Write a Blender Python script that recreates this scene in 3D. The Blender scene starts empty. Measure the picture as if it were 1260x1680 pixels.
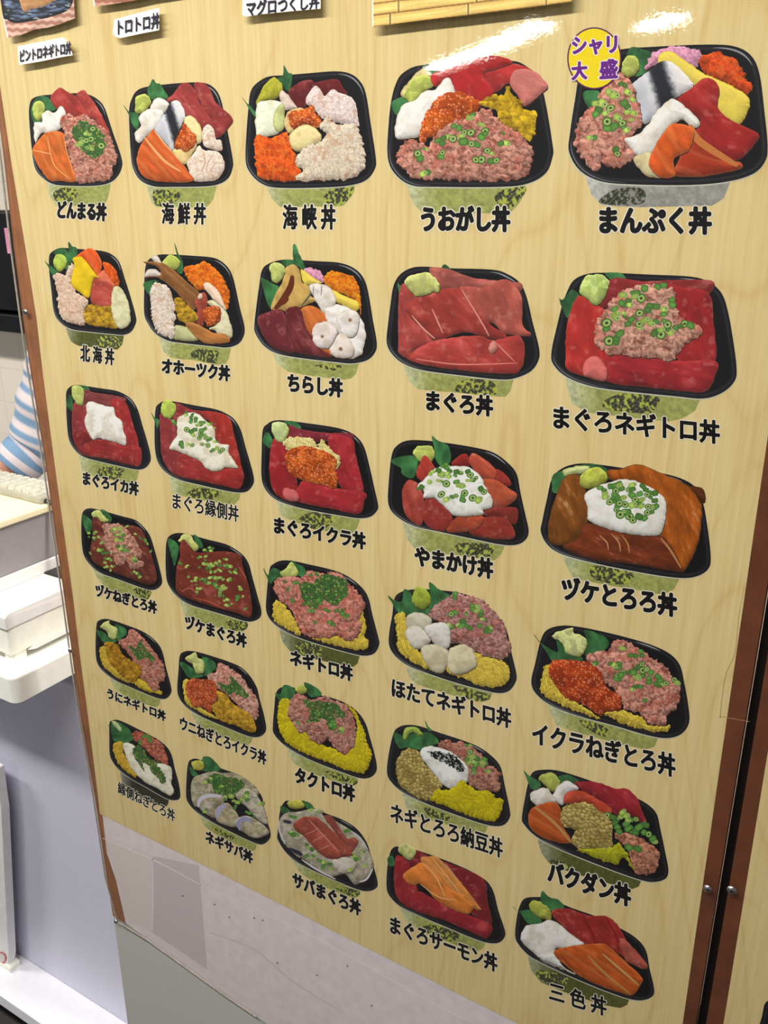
import bpy, bmesh, math, random
import numpy as np
from mathutils import Matrix, Vector
S = bpy.context.scene
COL = S.collection
# ---------------------------------------------------------------- camera
R = np.array([[0.857769863, 0.51403363, 0.000537125], [0.173159625, -0.287967958, -0.941854659], [-0.483990295, 0.807987551, -0.336020107]])
CAM = np.array([0.5326325, -0.7493497, 1.6463291])
F = 1420.0                                   # focal length in pixels of the 1260x1680 frame
cd = bpy.data.cameras.new('camera')
cam = bpy.data.objects.new('camera', cd); COL.objects.link(cam)
cd.sensor_fit = 'VERTICAL'; cd.sensor_height = 24.0; cd.lens = F / 1680 * 24.0
cd.clip_start = 0.01; cd.clip_end = 60
m3 = np.stack([R[0], -R[1], -R[2]], axis=1)
cam.matrix_world = Matrix([[*m3[0], CAM[0]], [*m3[1], CAM[1]], [*m3[2], CAM[2]], [0, 0, 0, 1]])
S.camera = cam
# ---------------------------------------------------------------- world, lamps, exposure
S.view_settings.view_transform = 'Standard'; S.view_settings.look = 'None'
S.view_settings.gamma = 1.0; S.view_settings.use_curve_mapping = False
S.view_settings.exposure = 0.02
W = bpy.data.worlds.new('shop_air'); S.world = W; W.use_nodes = True
W.node_tree.nodes['Background'].inputs[0].default_value = (0.92, 0.95, 1.0, 1)
W.node_tree.nodes['Background'].inputs[1].default_value = 0.16
# ceiling lamps, the last two added as fill: (start, end, watts); each gets a housing further down
LAMPS = [((-2.75, -5.38, 2.55), (-1.40, -4.22, 2.55), 62.0),
         ((-1.02, -4.68, 2.55), (-0.76, -4.44, 2.55), 15.0),
         ((-1.00, -0.95, 2.55), (0.60, -0.95, 2.55), 39.0),
         ((0.10, 0.32, 2.55), (1.30, 0.32, 2.55), 34.0),  # added unseen lamp, placed to brighten the register's side and the staff space
         ((-2.90, -0.85, 2.55), (-1.80, -0.85, 2.55), 44.0)]  # added unseen lamp, brightening the back wall and the counter front
def area(a, b, watts):
    width = 0.15 if a[1] < -3 else 0.10
    a, b = Vector(a), Vector(b)
    l = bpy.data.lights.new('lamp_light', 'AREA'); l.shape = 'RECTANGLE'
    l.size = (b - a).length; l.size_y = width; l.energy = watts; l.color = (1.0, 0.965, 0.90)
    o = bpy.data.objects.new('lamp_light', l); COL.objects.link(o)
    o.location = (a + b) / 2 - Vector((0, 0, 0.012))
    o.rotation_euler = (0, 0, math.atan2(b.y - a.y, b.x - a.x))
for a, b, w in LAMPS:
    area(a, b, w)
# ---------------------------------------------------------------- geometry helpers
def at(px, py, Y):                           # the point at depth Y seen at a pixel
    d = R.T @ np.array([(px - 630) / F, (py - 840) / F, 1.0])
    return CAM + d * (Y - CAM[1]) / d[1]
def atx(px, py, x):
    d = R.T @ np.array([(px - 630) / F, (py - 840) / F, 1.0])
    return CAM + d * (x - CAM[0]) / d[0]
def atz(px, py, z):
    d = R.T @ np.array([(px - 630) / F, (py - 840) / F, 1.0])
    return CAM + d * (z - CAM[2]) / d[2]
def atv(P, Y):
    P = np.asarray(P, float)
    D = np.c_[(P[:, 0] - 630) / F, (P[:, 1] - 840) / F, np.ones(len(P))] @ R
    return CAM + D * ((Y - CAM[1]) / D[:, 1])[:, None]
def lin(c):
    c = np.asarray(c, float) / 255.0
    return np.where(c <= 0.04045, c / 12.92, ((c + 0.055) / 1.055) ** 2.4)
def rgba(c):
    return (*[float(v) for v in lin(c)], 1.0)
def link(name, me, parent=None, mat=None):
    o = bpy.data.objects.new(name, me); COL.objects.link(o)
    if parent is not None: o.parent = parent
    if mat is not None:
        me.materials.clear(); me.materials.append(mat)
    return o
def thing(o, label, cat, group=None):
    o['label'] = label; o['category'] = cat
    if group: o['group'] = group
    return o
def empty(name, loc=(0, 0, 0)):
    o = bpy.data.objects.new(name, None); COL.objects.link(o); o.location = loc
    bpy.context.view_layer.update()
    return o
def child(o, parent):                        # parent keeping the world place
    o.parent = parent; o.matrix_parent_inverse = Matrix.Translation(parent.location).inverted()
    return o
def bmobj(name, bm, mat, smooth=False):
    me = bpy.data.meshes.new(name); bmesh.ops.recalc_face_normals(bm, faces=bm.faces); bm.to_mesh(me); bm.free()
    if smooth:
        for p in me.polygons: p.use_smooth = True
    return link(name, me, None, mat)
def add_box(bm, x0, x1, y0, y1, z0, z1):
    v = [bm.verts.new((x, y, z)) for x in (x0, x1) for y in (y0, y1) for z in (z0, z1)]
    for f in ((0, 1, 3, 2), (4, 6, 7, 5), (0, 4, 5, 1), (2, 3, 7, 6), (0, 2, 6, 4), (1, 5, 7, 3)):
        bm.faces.new([v[i] for i in f])
    return v
def box(name, x0, x1, y0, y1, z0, z1, mat, bev=0.0, seg=2):
    bm = bmesh.new(); add_box(bm, x0, x1, y0, y1, z0, z1)
    if bev: bmesh.ops.bevel(bm, geom=bm.edges[:], offset=bev, segments=seg, affect='EDGES', profile=0.5)
    return bmobj(name, bm, mat, smooth=False)
def prism(name, pts, vec, mat, bev=0.0, seg=2):   # a closed outline (3-D points) pushed along vec
    bm = bmesh.new(); vec = Vector(vec)
    a = [bm.verts.new(Vector(p)) for p in pts]; b = [bm.verts.new(Vector(p) + vec) for p in pts]
    n = len(pts); bm.faces.new(a); bm.faces.new(b[::-1])
    for i in range(n): bm.faces.new((a[i], b[i], b[(i + 1) % n], a[(i + 1) % n]))
    if bev: bmesh.ops.bevel(bm, geom=bm.edges[:], offset=bev, segments=seg, affect='EDGES', profile=0.5)
    return bmobj(name, bm, mat)
def tube(bm, path, radii, n=12, cap=True):
    path = [Vector(p) for p in path]; rings = []; up = Vector((0.13, 0.31, 0.94))
    for i, p in enumerate(path):
        t = (path[min(i + 1, len(path) - 1)] - path[max(i - 1, 0)]).normalized()
        u = t.cross(up).normalized(); w = t.cross(u)
        rings.append([bm.verts.new(p + radii[i] * (u * math.cos(2 * math.pi * k / n) + w * math.sin(2 * math.pi * k / n))) for k in range(n)])
    for r0, r1 in zip(rings, rings[1:]):
        for k in range(n): bm.faces.new((r0[k], r0[(k + 1) % n], r1[(k + 1) % n], r1[k]))
    if cap: bm.faces.new(rings[0][::-1]); bm.faces.new(rings[-1])
    return rings
def dome(bm, c, r, depth, n=14):             # a low round screw head facing -Y
    prev = None
    for k in range(5):
        a = k / 4 * math.pi / 2
        ring = [bm.verts.new((c[0] + r * math.cos(a) * math.cos(t), c[1] - depth * math.sin(a), c[2] + r * math.cos(a) * math.sin(t))) for t in [2 * math.pi * i / n for i in range(n)]] if k < 4 else [bm.verts.new((c[0], c[1] - depth, c[2]))]
        if prev:
            for i in range(n):
                q = [prev[i], prev[(i + 1) % n]] + ([ring[(i + 1) % n], ring[i]] if k < 4 else [ring[0]])
                bm.faces.new(q)
        prev = ring
# ---------------------------------------------------------------- materials
def mat(name, c, rough=0.5, metal=0.0, noise=0.0, scale=40.0, bump=0.0):
    m = bpy.data.materials.new(name); m.use_nodes = True; t = m.node_tree; b = t.nodes['Principled BSDF']
    b.inputs['Roughness'].default_value = rough; b.inputs['Metallic'].default_value = metal
    tc = t.nodes.new('ShaderNodeTexCoord'); n = t.nodes.new('ShaderNodeTexNoise'); n.inputs['Scale'].default_value = scale; n.inputs['Detail'].default_value = 4
    t.links.new(tc.outputs['Object'], n.inputs['Vector'])
    r = t.nodes.new('ShaderNodeValToRGB'); c0 = np.array(c, float)
    r.color_ramp.elements[0].position = 0.3; r.color_ramp.elements[1].position = 0.7
    r.color_ramp.elements[0].color = rgba(np.clip(c0 * (1 - noise), 0, 255)); r.color_ramp.elements[1].color = rgba(np.clip(c0 * (1 + noise), 0, 255))
    t.links.new(n.outputs['Fac'], r.inputs['Fac']); t.links.new(r.outputs['Color'], b.inputs['Base Color'])
    if bump:
        bp = t.nodes.new('ShaderNodeBump'); bp.inputs['Strength'].default_value = bump; bp.inputs['Distance'].default_value = 0.002
        t.links.new(n.outputs['Fac'], bp.inputs['Height']); t.links.new(bp.outputs['Normal'], b.inputs['Normal'])
    return m
def print_mat(name, rough=0.5, mott=0.05):   # ink: the colour of each point of the picture, with a fine paper mottle
    m = bpy.data.materials.new(name); m.use_nodes = True; t = m.node_tree; b = t.nodes['Principled BSDF']
    b.inputs['Roughness'].default_value = rough; b.inputs['Specular IOR Level'].default_value = 0.15
    a = t.nodes.new('ShaderNodeAttribute'); a.attribute_name = 'Col'
    tc = t.nodes.new('ShaderNodeTexCoord'); n = t.nodes.new('ShaderNodeTexNoise'); n.inputs['Scale'].default_value = 700; n.inputs['Detail'].default_value = 2
    t.links.new(tc.outputs['Object'], n.inputs['Vector'])
    mr = t.nodes.new('ShaderNodeMapRange'); mr.inputs['From Min'].default_value = 0.3; mr.inputs['From Max'].default_value = 0.7
    mr.inputs['To Min'].default_value = 1 - mott; mr.inputs['To Max'].default_value = 1 + mott
    t.links.new(n.outputs['Fac'], mr.inputs['Value'])
    v = t.nodes.new('ShaderNodeVectorMath'); v.operation = 'SCALE'
    t.links.new(a.outputs['Color'], v.inputs[0]); t.links.new(mr.outputs['Result'], v.inputs['Scale'])
    t.links.new(v.outputs['Vector'], b.inputs['Base Color'])
    return m
def wood_mat(name):                          # pale printed maple: fine upright grain with long cathedral figures
    m = bpy.data.materials.new(name); m.use_nodes = True; t = m.node_tree; N = t.nodes; L = t.links; b = N['Principled BSDF']
    b.inputs['Roughness'].default_value = 0.5; b.inputs['Specular IOR Level'].default_value = 0.15
    tc = N.new('ShaderNodeTexCoord')
    def mapping(s):
        q = N.new('ShaderNodeMapping'); q.inputs['Scale'].default_value = s; L.new(tc.outputs['Object'], q.inputs['Vector']); return q
    fine = N.new('ShaderNodeTexNoise'); fine.inputs['Scale'].default_value = 1; fine.inputs['Detail'].default_value = 5; L.new(mapping((150, 1, 3.0)).outputs[0], fine.inputs['Vector'])
    fib = N.new('ShaderNodeTexNoise'); fib.inputs['Scale'].default_value = 1; fib.inputs['Detail'].default_value = 3; L.new(mapping((420, 1, 16)).outputs[0], fib.inputs['Vector'])
    big = N.new('ShaderNodeTexNoise'); big.inputs['Scale'].default_value = 1; big.inputs['Detail'].default_value = 1.0; L.new(mapping((6.5, 1, 1.5)).outputs[0], big.inputs['Vector'])
    mul = N.new('ShaderNodeMath'); mul.operation = 'MULTIPLY'; mul.inputs[1].default_value = 12.0; L.new(big.outputs['Fac'], mul.inputs[0])
    fr = N.new('ShaderNodeMath'); fr.operation = 'FRACT'; L.new(mul.outputs[0], fr.inputs[0])
    sb = N.new('ShaderNodeMath'); sb.operation = 'MULTIPLY_ADD'; sb.inputs[1].default_value = 2.0; sb.inputs[2].default_value = -1.0; L.new(fr.outputs[0], sb.inputs[0])
    ab = N.new('ShaderNodeMath'); ab.operation = 'ABSOLUTE'; L.new(sb.outputs[0], ab.inputs[0]); fr = ab
    pw = N.new('ShaderNodeMath'); pw.operation = 'POWER'; pw.inputs[1].default_value = 7.0; L.new(fr.outputs[0], pw.inputs[0])
    sm = N.new('ShaderNodeMath'); sm.operation = 'MULTIPLY'; sm.inputs[1].default_value = 0.17; L.new(pw.outputs[0], sm.inputs[0])
    a1 = N.new('ShaderNodeMath'); a1.operation = 'MULTIPLY_ADD'; a1.inputs[1].default_value = 0.55; L.new(fine.outputs['Fac'], a1.inputs[0]); L.new(sm.outputs[0], a1.inputs[2])
    a2 = N.new('ShaderNodeMath'); a2.operation = 'MULTIPLY_ADD'; a2.inputs[1].default_value = 0.35; L.new(fib.outputs['Fac'], a2.inputs[0]); L.new(a1.outputs[0], a2.inputs[2])
    r = N.new('ShaderNodeValToRGB'); e = r.color_ramp.elements
    e[0].position = 0.33; e[0].color = rgba(WOOD[0]); e[1].position = 0.67; e[1].color = rgba(WOOD[1])
    L.new(a2.outputs[0], r.inputs['Fac']); L.new(r.outputs['Color'], b.inputs['Base Color'])
    return m
WOOD = ((240, 221, 165), (225, 197, 135))
def clear_mat(name):                         # thin clear acrylic, its surface slightly wavy
    m = bpy.data.materials.new(name); m.use_nodes = True; t = m.node_tree; N = t.nodes; L = t.links
    N.remove(N['Principled BSDF']); out = N['Material Output']
    tr = N.new('ShaderNodeBsdfTransparent'); tr.inputs[0].default_value = (0.985, 0.985, 0.98, 1)
    gl = N.new('ShaderNodeBsdfGlossy'); gl.inputs['Roughness'].default_value = 0.02
    ge = N.new('ShaderNodeNewGeometry'); dt = N.new('ShaderNodeVectorMath'); dt.operation = 'DOT_PRODUCT'
    L.new(ge.outputs['Incoming'], dt.inputs[0]); L.new(ge.outputs['Normal'], dt.inputs[1])
    def mth(op, a, b):
        q = N.new('ShaderNodeMath'); q.operation = op
        for i, v in enumerate((a, b)):
            if isinstance(v, float): q.inputs[i].default_value = v
            elif v is not None: L.new(v, q.inputs[i])
        return q.outputs[0]
    fz = mth('MULTIPLY_ADD', mth('POWER', mth('SUBTRACT', 1.0, mth('ABSOLUTE', dt.outputs['Value'], None)), 5.0), 0.96); fz.node.inputs[2].default_value = 0.035
    tc = N.new('ShaderNodeTexCoord'); n1 = N.new('ShaderNodeTexNoise'); n1.inputs['Scale'].default_value = 7; n1.inputs['Detail'].default_value = 1
    n2 = N.new('ShaderNodeTexNoise'); n2.inputs['Scale'].default_value = 420; n2.inputs['Detail'].default_value = 2
    L.new(tc.outputs['Object'], n1.inputs['Vector']); L.new(tc.outputs['Object'], n2.inputs['Vector'])
    b1 = N.new('ShaderNodeBump'); b1.inputs['Strength'].default_value = 0.5; b1.inputs['Distance'].default_value = 0.0012; L.new(n1.outputs['Fac'], b1.inputs['Height'])
    b2 = N.new('ShaderNodeBump'); b2.inputs['Strength'].default_value = 0.22; b2.inputs['Distance'].default_value = 0.00007; L.new(n2.outputs['Fac'], b2.inputs['Height']); L.new(b1.outputs['Normal'], b2.inputs['Normal'])
    L.new(b2.outputs['Normal'], gl.inputs['Normal'])
    mx = N.new('ShaderNodeMixShader'); L.new(fz, mx.inputs[0]); L.new(tr.outputs[0], mx.inputs[1]); L.new(gl.outputs[0], mx.inputs[2]); L.new(mx.outputs[0], out.inputs['Surface'])
    return m
M_INK = print_mat('printing_ink'); M_WOOD = wood_mat('printed_maple')
M_CLEAR = clear_mat('clear_acrylic')
M_BROWN = mat('brown_board', (160, 104, 66), 0.45, noise=0.10, scale=30)
M_DBROWN = mat('dark_brown_board', (112, 62, 38), 0.45, noise=0.12, scale=25)
M_PAPER = mat('lilac_lining_paper', (240, 228, 233), 0.8, noise=0.03, scale=60, bump=0.25)
M_GREY = mat('grey_laminate', (188, 187, 183), 0.45, noise=0.02, scale=200)
M_LAV = mat('pale_lilac_laminate', (208, 208, 226), 0.4, noise=0.02, scale=300)
M_WHITE = mat('white_laminate', (250, 250, 243), 0.4, noise=0.015, scale=60)
M_CREAM = mat('cream_plastic', (246, 245, 234), 0.45, noise=0.02, scale=80)
M_SHELL = mat('grey_white_plastic', (234, 232, 230), 0.4, noise=0.02, scale=50)
M_KEY = mat('worn_key_plastic', (206, 204, 190), 0.5, noise=0.08, scale=90)
M_CASE = mat('keyboard_case', (172, 170, 154), 0.5, noise=0.04, scale=60)
M_YEL = mat('cream_card', (244, 234, 196), 0.7, noise=0.03, scale=30)
M_BLACK = mat('black_plastic', (15, 15, 18), 0.35, noise=0.1, scale=40)
M_DARK = mat('dark_gap', (22, 17, 15), 0.6, noise=0.1, scale=40)
M_STEEL = mat('screw_steel', (190, 190, 186), 0.28, metal=1.0, noise=0.05, scale=300)
M_LABEL = mat('white_label_paper', (244, 243, 240), 0.75, noise=0.015, scale=50)
M_SKIN = mat('skin', (206, 148, 124), 0.5, noise=0.04, scale=60)
M_HAIR = mat('black_hair', (30, 24, 22), 0.45, noise=0.2, scale=200)
M_TROUSER = mat('dark_trousers', (52, 54, 62), 0.85, noise=0.08, scale=200)
M_CLOTH = print_mat('striped_cloth', 0.85, 0.06)
M_FLOOR = mat('dark_floor', (62, 60, 60), 0.5, noise=0.15, scale=12)
M_CEIL = mat('ceiling_white', (232, 232, 228), 0.8, noise=0.01, scale=8)
# ---------------------------------------------------------------- noise for the printed pictures
def hsh(ix, iy, s):
    n = (ix.astype(np.int64) * 374761393 + iy.astype(np.int64) * 668265263 + int(s) * 1442695041) & 0xffffffff
    n = ((n ^ (n >> 13)) * 1274126177) & 0xffffffff
    return ((n ^ (n >> 16)) & 0xffff) / 65535.0
def vn(x, y, s):
    ix, iy = np.floor(x), np.floor(y); fx, fy = x - ix, y - iy
    fx = fx * fx * (3 - 2 * fx); fy = fy * fy * (3 - 2 * fy)
    a, b = hsh(ix, iy, s), hsh(ix + 1, iy, s); c, d = hsh(ix, iy + 1, s), hsh(ix + 1, iy + 1, s)
    return (a * (1 - fx) + b * fx) * (1 - fy) + (c * (1 - fx) + d * fx) * fy
def fbm(x, y, s, o=3):
    t = 0; w = 0.5; tot = 0
    for i in range(o):
        t = t + w * vn(x, y, s + i * 7); tot += w; x = x * 2.03; y = y * 2.03; w *= 0.5
    return t / tot
def worley(x, y, s):
    ix, iy = np.floor(x), np.floor(y); f1 = np.full(x.shape, 9.0); f2 = f1.copy(); cid = f1 * 0; ox = f1 * 0; oy = f1 * 0
    for a in (-1, 0, 1):
        for b in (-1, 0, 1):
            jx, jy = ix + a, iy + b
            dx = jx + 0.15 + 0.7 * hsh(jx, jy, s) - x; dy = jy + 0.15 + 0.7 * hsh(jx, jy, s + 5) - y
            d = np.hypot(dx, dy); m = d < f1
            f2 = np.where(m, f1, np.minimum(f2, d)); f1 = np.where(m, d, f1)
            cid = np.where(m, hsh(jx, jy, s + 11), cid); ox = np.where(m, -dx, ox); oy = np.where(m, -dy, oy)
    return f1, f2, cid, ox, oy
def mix(a, b, t):
    t = np.clip(t, 0, 1)[:, None]; return np.asarray(a, float) * (1 - t) + np.asarray(b, float) * t
def ss(e0, e1, x):
    t = np.clip((x - e0) / (e1 - e0), 0, 1); return t * t * (3 - 2 * t)
def along(X, Y, a):
    return X * math.cos(a) + Y * math.sin(a), -X * math.sin(a) + Y * math.cos(a)
# each style: pixel place X, Y, distance d from the outline, grain size k, colour c, direction a, seed s -> colours
def st_tuna(X, Y, d, k, c, a, s):
    c = np.array(c or (176, 46, 46), float) * np.array((0.90, 0.93, 0.92)) + np.array((0, 8, 6)); u, v = along(X, Y, a)
    n = fbm(u / (22 * k), v / (5 * k), s); g = fbm(u / (4 * k), v / (1.2 * k), s + 3, 2); big = fbm(X / (26 * k), Y / (26 * k), s + 9, 2)
    o = c[None] * (0.76 + 0.24 * n + 0.07 * g + 0.30 * (big - 0.2))[:, None]
    o = mix(o, c * 0.55 + np.array((118, 82, 76)), 0.42 * ss(0.58, 0.80, big * 0.7 + n * 0.3)); sp = fbm(X / (9 * k), Y / (7 * k), s + 21, 3)
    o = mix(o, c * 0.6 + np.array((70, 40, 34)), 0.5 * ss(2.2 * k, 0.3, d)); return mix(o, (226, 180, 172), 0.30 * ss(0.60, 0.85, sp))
def st_salmon(X, Y, d, k, c, a, s):
    c = np.array(c or (220, 112, 46), float); u, v = along(X, Y, a)
    n = fbm(u / (20 * k), v / (7 * k), s); o = c[None] * (0.80 + 0.36 * n)[:, None]
    b = ss(0.75, 0.97, np.sin(v / (3.6 * k) + 3 * n) * 0.5 + 0.5); o = mix(o, c * 0.6 + np.array((100, 85, 62)), 0.35 * b)
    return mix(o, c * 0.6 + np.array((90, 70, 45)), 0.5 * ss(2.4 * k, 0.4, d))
def st_white(X, Y, d, k, c, a, s):
    c = np.array(c or (244, 241, 238), float); n = fbm(X / (15 * k), Y / (13 * k), s, 3); g = fbm(X / (4 * k), Y / (4 * k), s + 4, 2)
    o = mix(c * np.array((0.93, 0.91, 0.87)), np.minimum(c * 1.04, 252), ss(0.22, 0.58, n)); o = mix(o, c * np.array((0.94, 0.92, 0.89)), 0.4 * ss(0.6, 0.75, g))
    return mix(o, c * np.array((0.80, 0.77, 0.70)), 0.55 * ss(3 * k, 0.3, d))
def st_mince(X, Y, d, k, c, a, s):
    c = np.array(c or (214, 154, 136), float); wx = X + 11 * k * (fbm(X / (9 * k), Y / (9 * k), s, 3) - 0.5); wy = Y + 11 * k * (fbm(X / (9 * k), Y / (9 * k), s + 31, 3) - 0.5)
    f1, f2, cid, ox, oy = worley(wx / (13 * k), wy / (10 * k), s); n = fbm(wx / (4.2 * k), wy / (3.4 * k), s + 5, 3); r = 1 - np.abs(2 * fbm(wx / (7 * k), wy / (5 * k), s + 17, 3) - 1)
    o = c[None] * (0.82 + 0.14 * cid + 0.60 * (n - 0.5) - 0.26 * oy)[:, None]
    o = mix(o, c * np.array((0.92, 0.66, 0.62)), 0.55 * ss(0.50, 0.70, fbm(X / (12 * k), Y / (10 * k), s + 8)))
    o = mix(o, c * np.array((0.58, 0.40, 0.35)), 0.62 * ss(0.10, 0.0, f2 - f1) + 0.55 * ss(0.44, 0.30, n)); return mix(o, np.minimum(c * np.array((1.15, 1.2, 1.22)), 250), 0.65 * ss(0.90, 0.99, r))
def st_roe(X, Y, d, k, c, a, s):
    c = np.array(c or (214, 92, 28), float); f1, f2, cid, ox, oy = worley(X / (3.7 * k), Y / (3.7 * k), s); big = fbm(X / (16 * k), Y / (16 * k), s + 3, 2)
    o = c[None] * (0.78 + 0.32 * cid + 0.4 * (big - 0.5))[:, None]; o = mix(o, c * np.array((0.62, 0.45, 0.4)), 0.75 * ss(0.12, 0, f2 - f1))
    o = mix(o, np.minimum(c * np.array((1.12, 1.7, 1.9)), 255), 0.55 * ss(0.42, 0.2, f1) * (big > 0.5)); return mix(o, (255, 222, 178), 0.95 * ss(0.26, 0.12, np.hypot(ox + 0.18, oy + 0.18)) * (cid > 0.55))
def st_tobiko(X, Y, d, k, c, a, s):
    c = np.array(c or (238, 96, 26), float); f1, f2, cid, ox, oy = worley(X / (2.3 * k), Y / (2.3 * k), s); big = fbm(X / (10 * k), Y / (10 * k), s + 3, 2)
    o = np.minimum(c[None] * (0.78 + 0.34 * cid + 0.5 * (big - 0.5))[:, None], 255); o = mix(o, np.minimum(c * np.array((1.05, 1.45, 1.9)), 255), 0.6 * ss(0.52, 0.72, fbm(X / (6 * k), Y / (6 * k), s + 8, 2))); return mix(o, c * np.array((0.72, 0.5, 0.4)), 0.5 * ss(0.18, 0, f2 - f1))
def st_crab(X, Y, d, k, c, a, s):
    c = np.array(c or (236, 224, 206), float); f1, f2, cid, ox, oy = worley(X / (11 * k), Y / (10 * k), s); th = cid * 9.0; v = (-ox * np.sin(th) + oy * np.cos(th)) * 10.5; v = v + 2.2 * (vn(X / (4 * k), Y / (4 * k), s + 3) - 0.5)
    t = v / 2.5 + cid * 7; i = np.floor(t); q = np.sin(math.pi * (t - i)); h = hsh(i + np.floor(cid * 999) * 17, i * 0, s + 5); n = fbm(X / (7 * k), Y / (7 * k), s + 5, 3)
    o = np.minimum(c[None] * (0.84 + 0.12 * q + 0.12 * h)[:, None], 252); o = mix(o, c * np.array((0.72, 0.56, 0.46)), 0.55 * ss(0.35, 0.05, q) + 0.35 * ss(0.12, 0, f2 - f1)); return mix(o, c * np.array((0.80, 0.62, 0.48)), 0.42 * ss(0.56, 0.72, n))
def st_egg(X, Y, d, k, c, a, s):
    c = np.array(c or (238, 212, 80), float); f1, f2, cid, ox, oy = worley(X / (17 * k), Y / (15 * k), s); th = cid * 9.0; v = (-ox * np.sin(th) + oy * np.cos(th)) * 16; v = v + 2.4 * (vn(X / (6 * k), Y / (6 * k), s + 3) - 0.5)
    t = v / 3.4 + cid * 7; i = np.floor(t); q = np.sin(math.pi * (t - i)); h = hsh(i + np.floor(cid * 999) * 17, i * 0, s + 5)
    o = np.minimum(c[None] * (0.74 + 0.18 * q + 0.16 * h)[:, None], 255); o = mix(o, c * np.array((0.68, 0.56, 0.28)), 0.75 * ss(0.40, 0.05, q) + 0.5 * ss(0.08, 0, f2 - f1)); return mix(o, np.minimum(c * np.array((1.05, 1.09, 1.5)), 255), 0.5 * ss(0.85, 1.0, q) * (h > 0.4))
def st_egg2(X, Y, d, k, c, a, s):
    c = np.array(c or (244, 222, 96), float); return mix(c[None] * (0.95 + 0.08 * fbm(X / (10 * k), Y / (10 * k), s))[:, None], c * np.array((0.9, 0.84, 0.6)), 0.6 * ss(2 * k, 0, d))
def st_denbu(X, Y, d, k, c, a, s):
    c = np.array(c or (234, 164, 198), float); f1, f2, cid, ox, oy = worley(X / (2.6 * k), Y / (2.6 * k), s); return np.minimum(c[None] * (0.84 + 0.26 * cid)[:, None], 255)
def st_herring(X, Y, d, k, c, a, s):
    c = np.array(c or (240, 206, 30), float); g = fbm(X / (1.8 * k), Y / (1.8 * k), s, 2); n = fbm(X / (18 * k), Y / (18 * k), s + 2, 2); o = c[None] * (0.86 + 0.10 * g + 0.18 * n)[:, None]; return mix(np.minimum(o, 255), c * np.array((0.85, 0.72, 0.4)), 0.6 * ss(3 * k, 0, d))
def st_uni(X, Y, d, k, c, a, s):
    c = np.array(c or (206, 164, 38), float); wx = X + 8 * k * (fbm(X / (8 * k), Y / (8 * k), s, 2) - 0.5); n = fbm(X / (6 * k), Y / (6 * k), s + 4, 3); f1, f2, cid, ox, oy = worley(wx / (15 * k), Y / (12 * k), s)
    o = np.minimum(c[None] * (0.80 + 0.18 * cid + 0.40 * (n - 0.45) - 0.16 * oy)[:, None], 255); o = mix(o, c * np.array((0.58, 0.46, 0.45)), 0.75 * ss(0.11, 0, f2 - f1) + 0.5 * ss(0.36, 0.26, n)); return mix(o, np.minimum(c * np.array((1.12, 1.15, 1.9)), 255), 0.5 * ss(0.62, 0.74, n))
def st_natto(X, Y, d, k, c, a, s):
    c = np.array(c or (208, 186, 110), float); w = fbm(X / (10 * k), Y / (10 * k), s + 7, 2); f1, f2, cid, ox, oy = worley(X / (8.2 * k) + w, Y / (6.6 * k) + w, s); o = np.minimum(c[None] * (0.82 + 0.18 * cid - 0.30 * oy)[:, None], 255)
    o = mix(o, c * np.array((0.52, 0.45, 0.28)), 0.85 * ss(0.20, 0.02, f2 - f1)); o = mix(o, np.minimum(c * np.array((1.14, 1.18, 1.4)), 255), 0.75 * ss(0.26, 0.08, np.hypot(ox + 0.1, oy + 0.16))); return mix(o, c * np.array((0.62, 0.58, 0.42)), 0.5 * ss(0.52, 0.70, fbm(X / (13 * k), Y / (13 * k), s + 2, 2)))
def st_leaf(X, Y, d, k, c, a, s):
    c = np.array(c or (58, 112, 66), float); n = fbm(X / (12 * k), Y / (16 * k), s, 2); g = fbm(X / (1.6 * k), Y / (9 * k), s + 1, 2); return np.minimum(c[None] * (0.55 + 0.75 * n + 0.2 * g)[:, None], 255)
def st_wasabi(X, Y, d, k, c, a, s):
    c = np.array(c or (204, 216, 112), float); f1, f2, cid, ox, oy = worley(X / (10 * k), Y / (10 * k), s); n = fbm(X / (5 * k), Y / (5 * k), s + 2, 3)
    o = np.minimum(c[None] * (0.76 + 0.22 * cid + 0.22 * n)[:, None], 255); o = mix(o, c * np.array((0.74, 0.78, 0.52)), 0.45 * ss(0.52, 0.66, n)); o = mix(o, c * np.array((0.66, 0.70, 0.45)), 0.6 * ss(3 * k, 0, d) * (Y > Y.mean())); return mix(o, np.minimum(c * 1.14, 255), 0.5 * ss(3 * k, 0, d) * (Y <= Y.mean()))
def st_mackerel(X, Y, d, k, c, a, s):
    u, v = along(X - X.mean(), Y - Y.mean(), a + 1.25); n = fbm(X / (3 * k), Y / (3 * k), s, 3); t = u / max(np.abs(u).max(), 1) + 0.10 * (n - 0.5)
    u2, v2 = along(X - X.mean(), Y - Y.mean(), a); t = u2 / max(np.abs(u2).max(), 1) + 0.14 * (n - 0.5)
    o = mix((232, 232, 240), (206, 208, 220), ss(-0.2, -0.5, t)); o = mix(o, (40, 42, 52), ss(-0.30, -0.02, t) * ss(0.52, 0.22, t)); return mix(o, (244, 240, 240), 0.8 * ss(0.45, 0.7, t))
def st_mackerel2(X, Y, d, k, c, a, s):
    c = np.array(c or (186, 176, 150), float); n = fbm(X / (11 * k), Y / (7 * k), s, 3); o = c[None] * (0.70 + 0.52 * n)[:, None]; o = mix(o, (226, 222, 220), 0.5 * ss(0.6, 0.75, fbm(X / (9 * k), Y / (9 * k), s + 4))); return mix(o, (70, 68, 76), 0.6 * ss(2 * k, 0, d) * (Y > Y.mean()))
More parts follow.
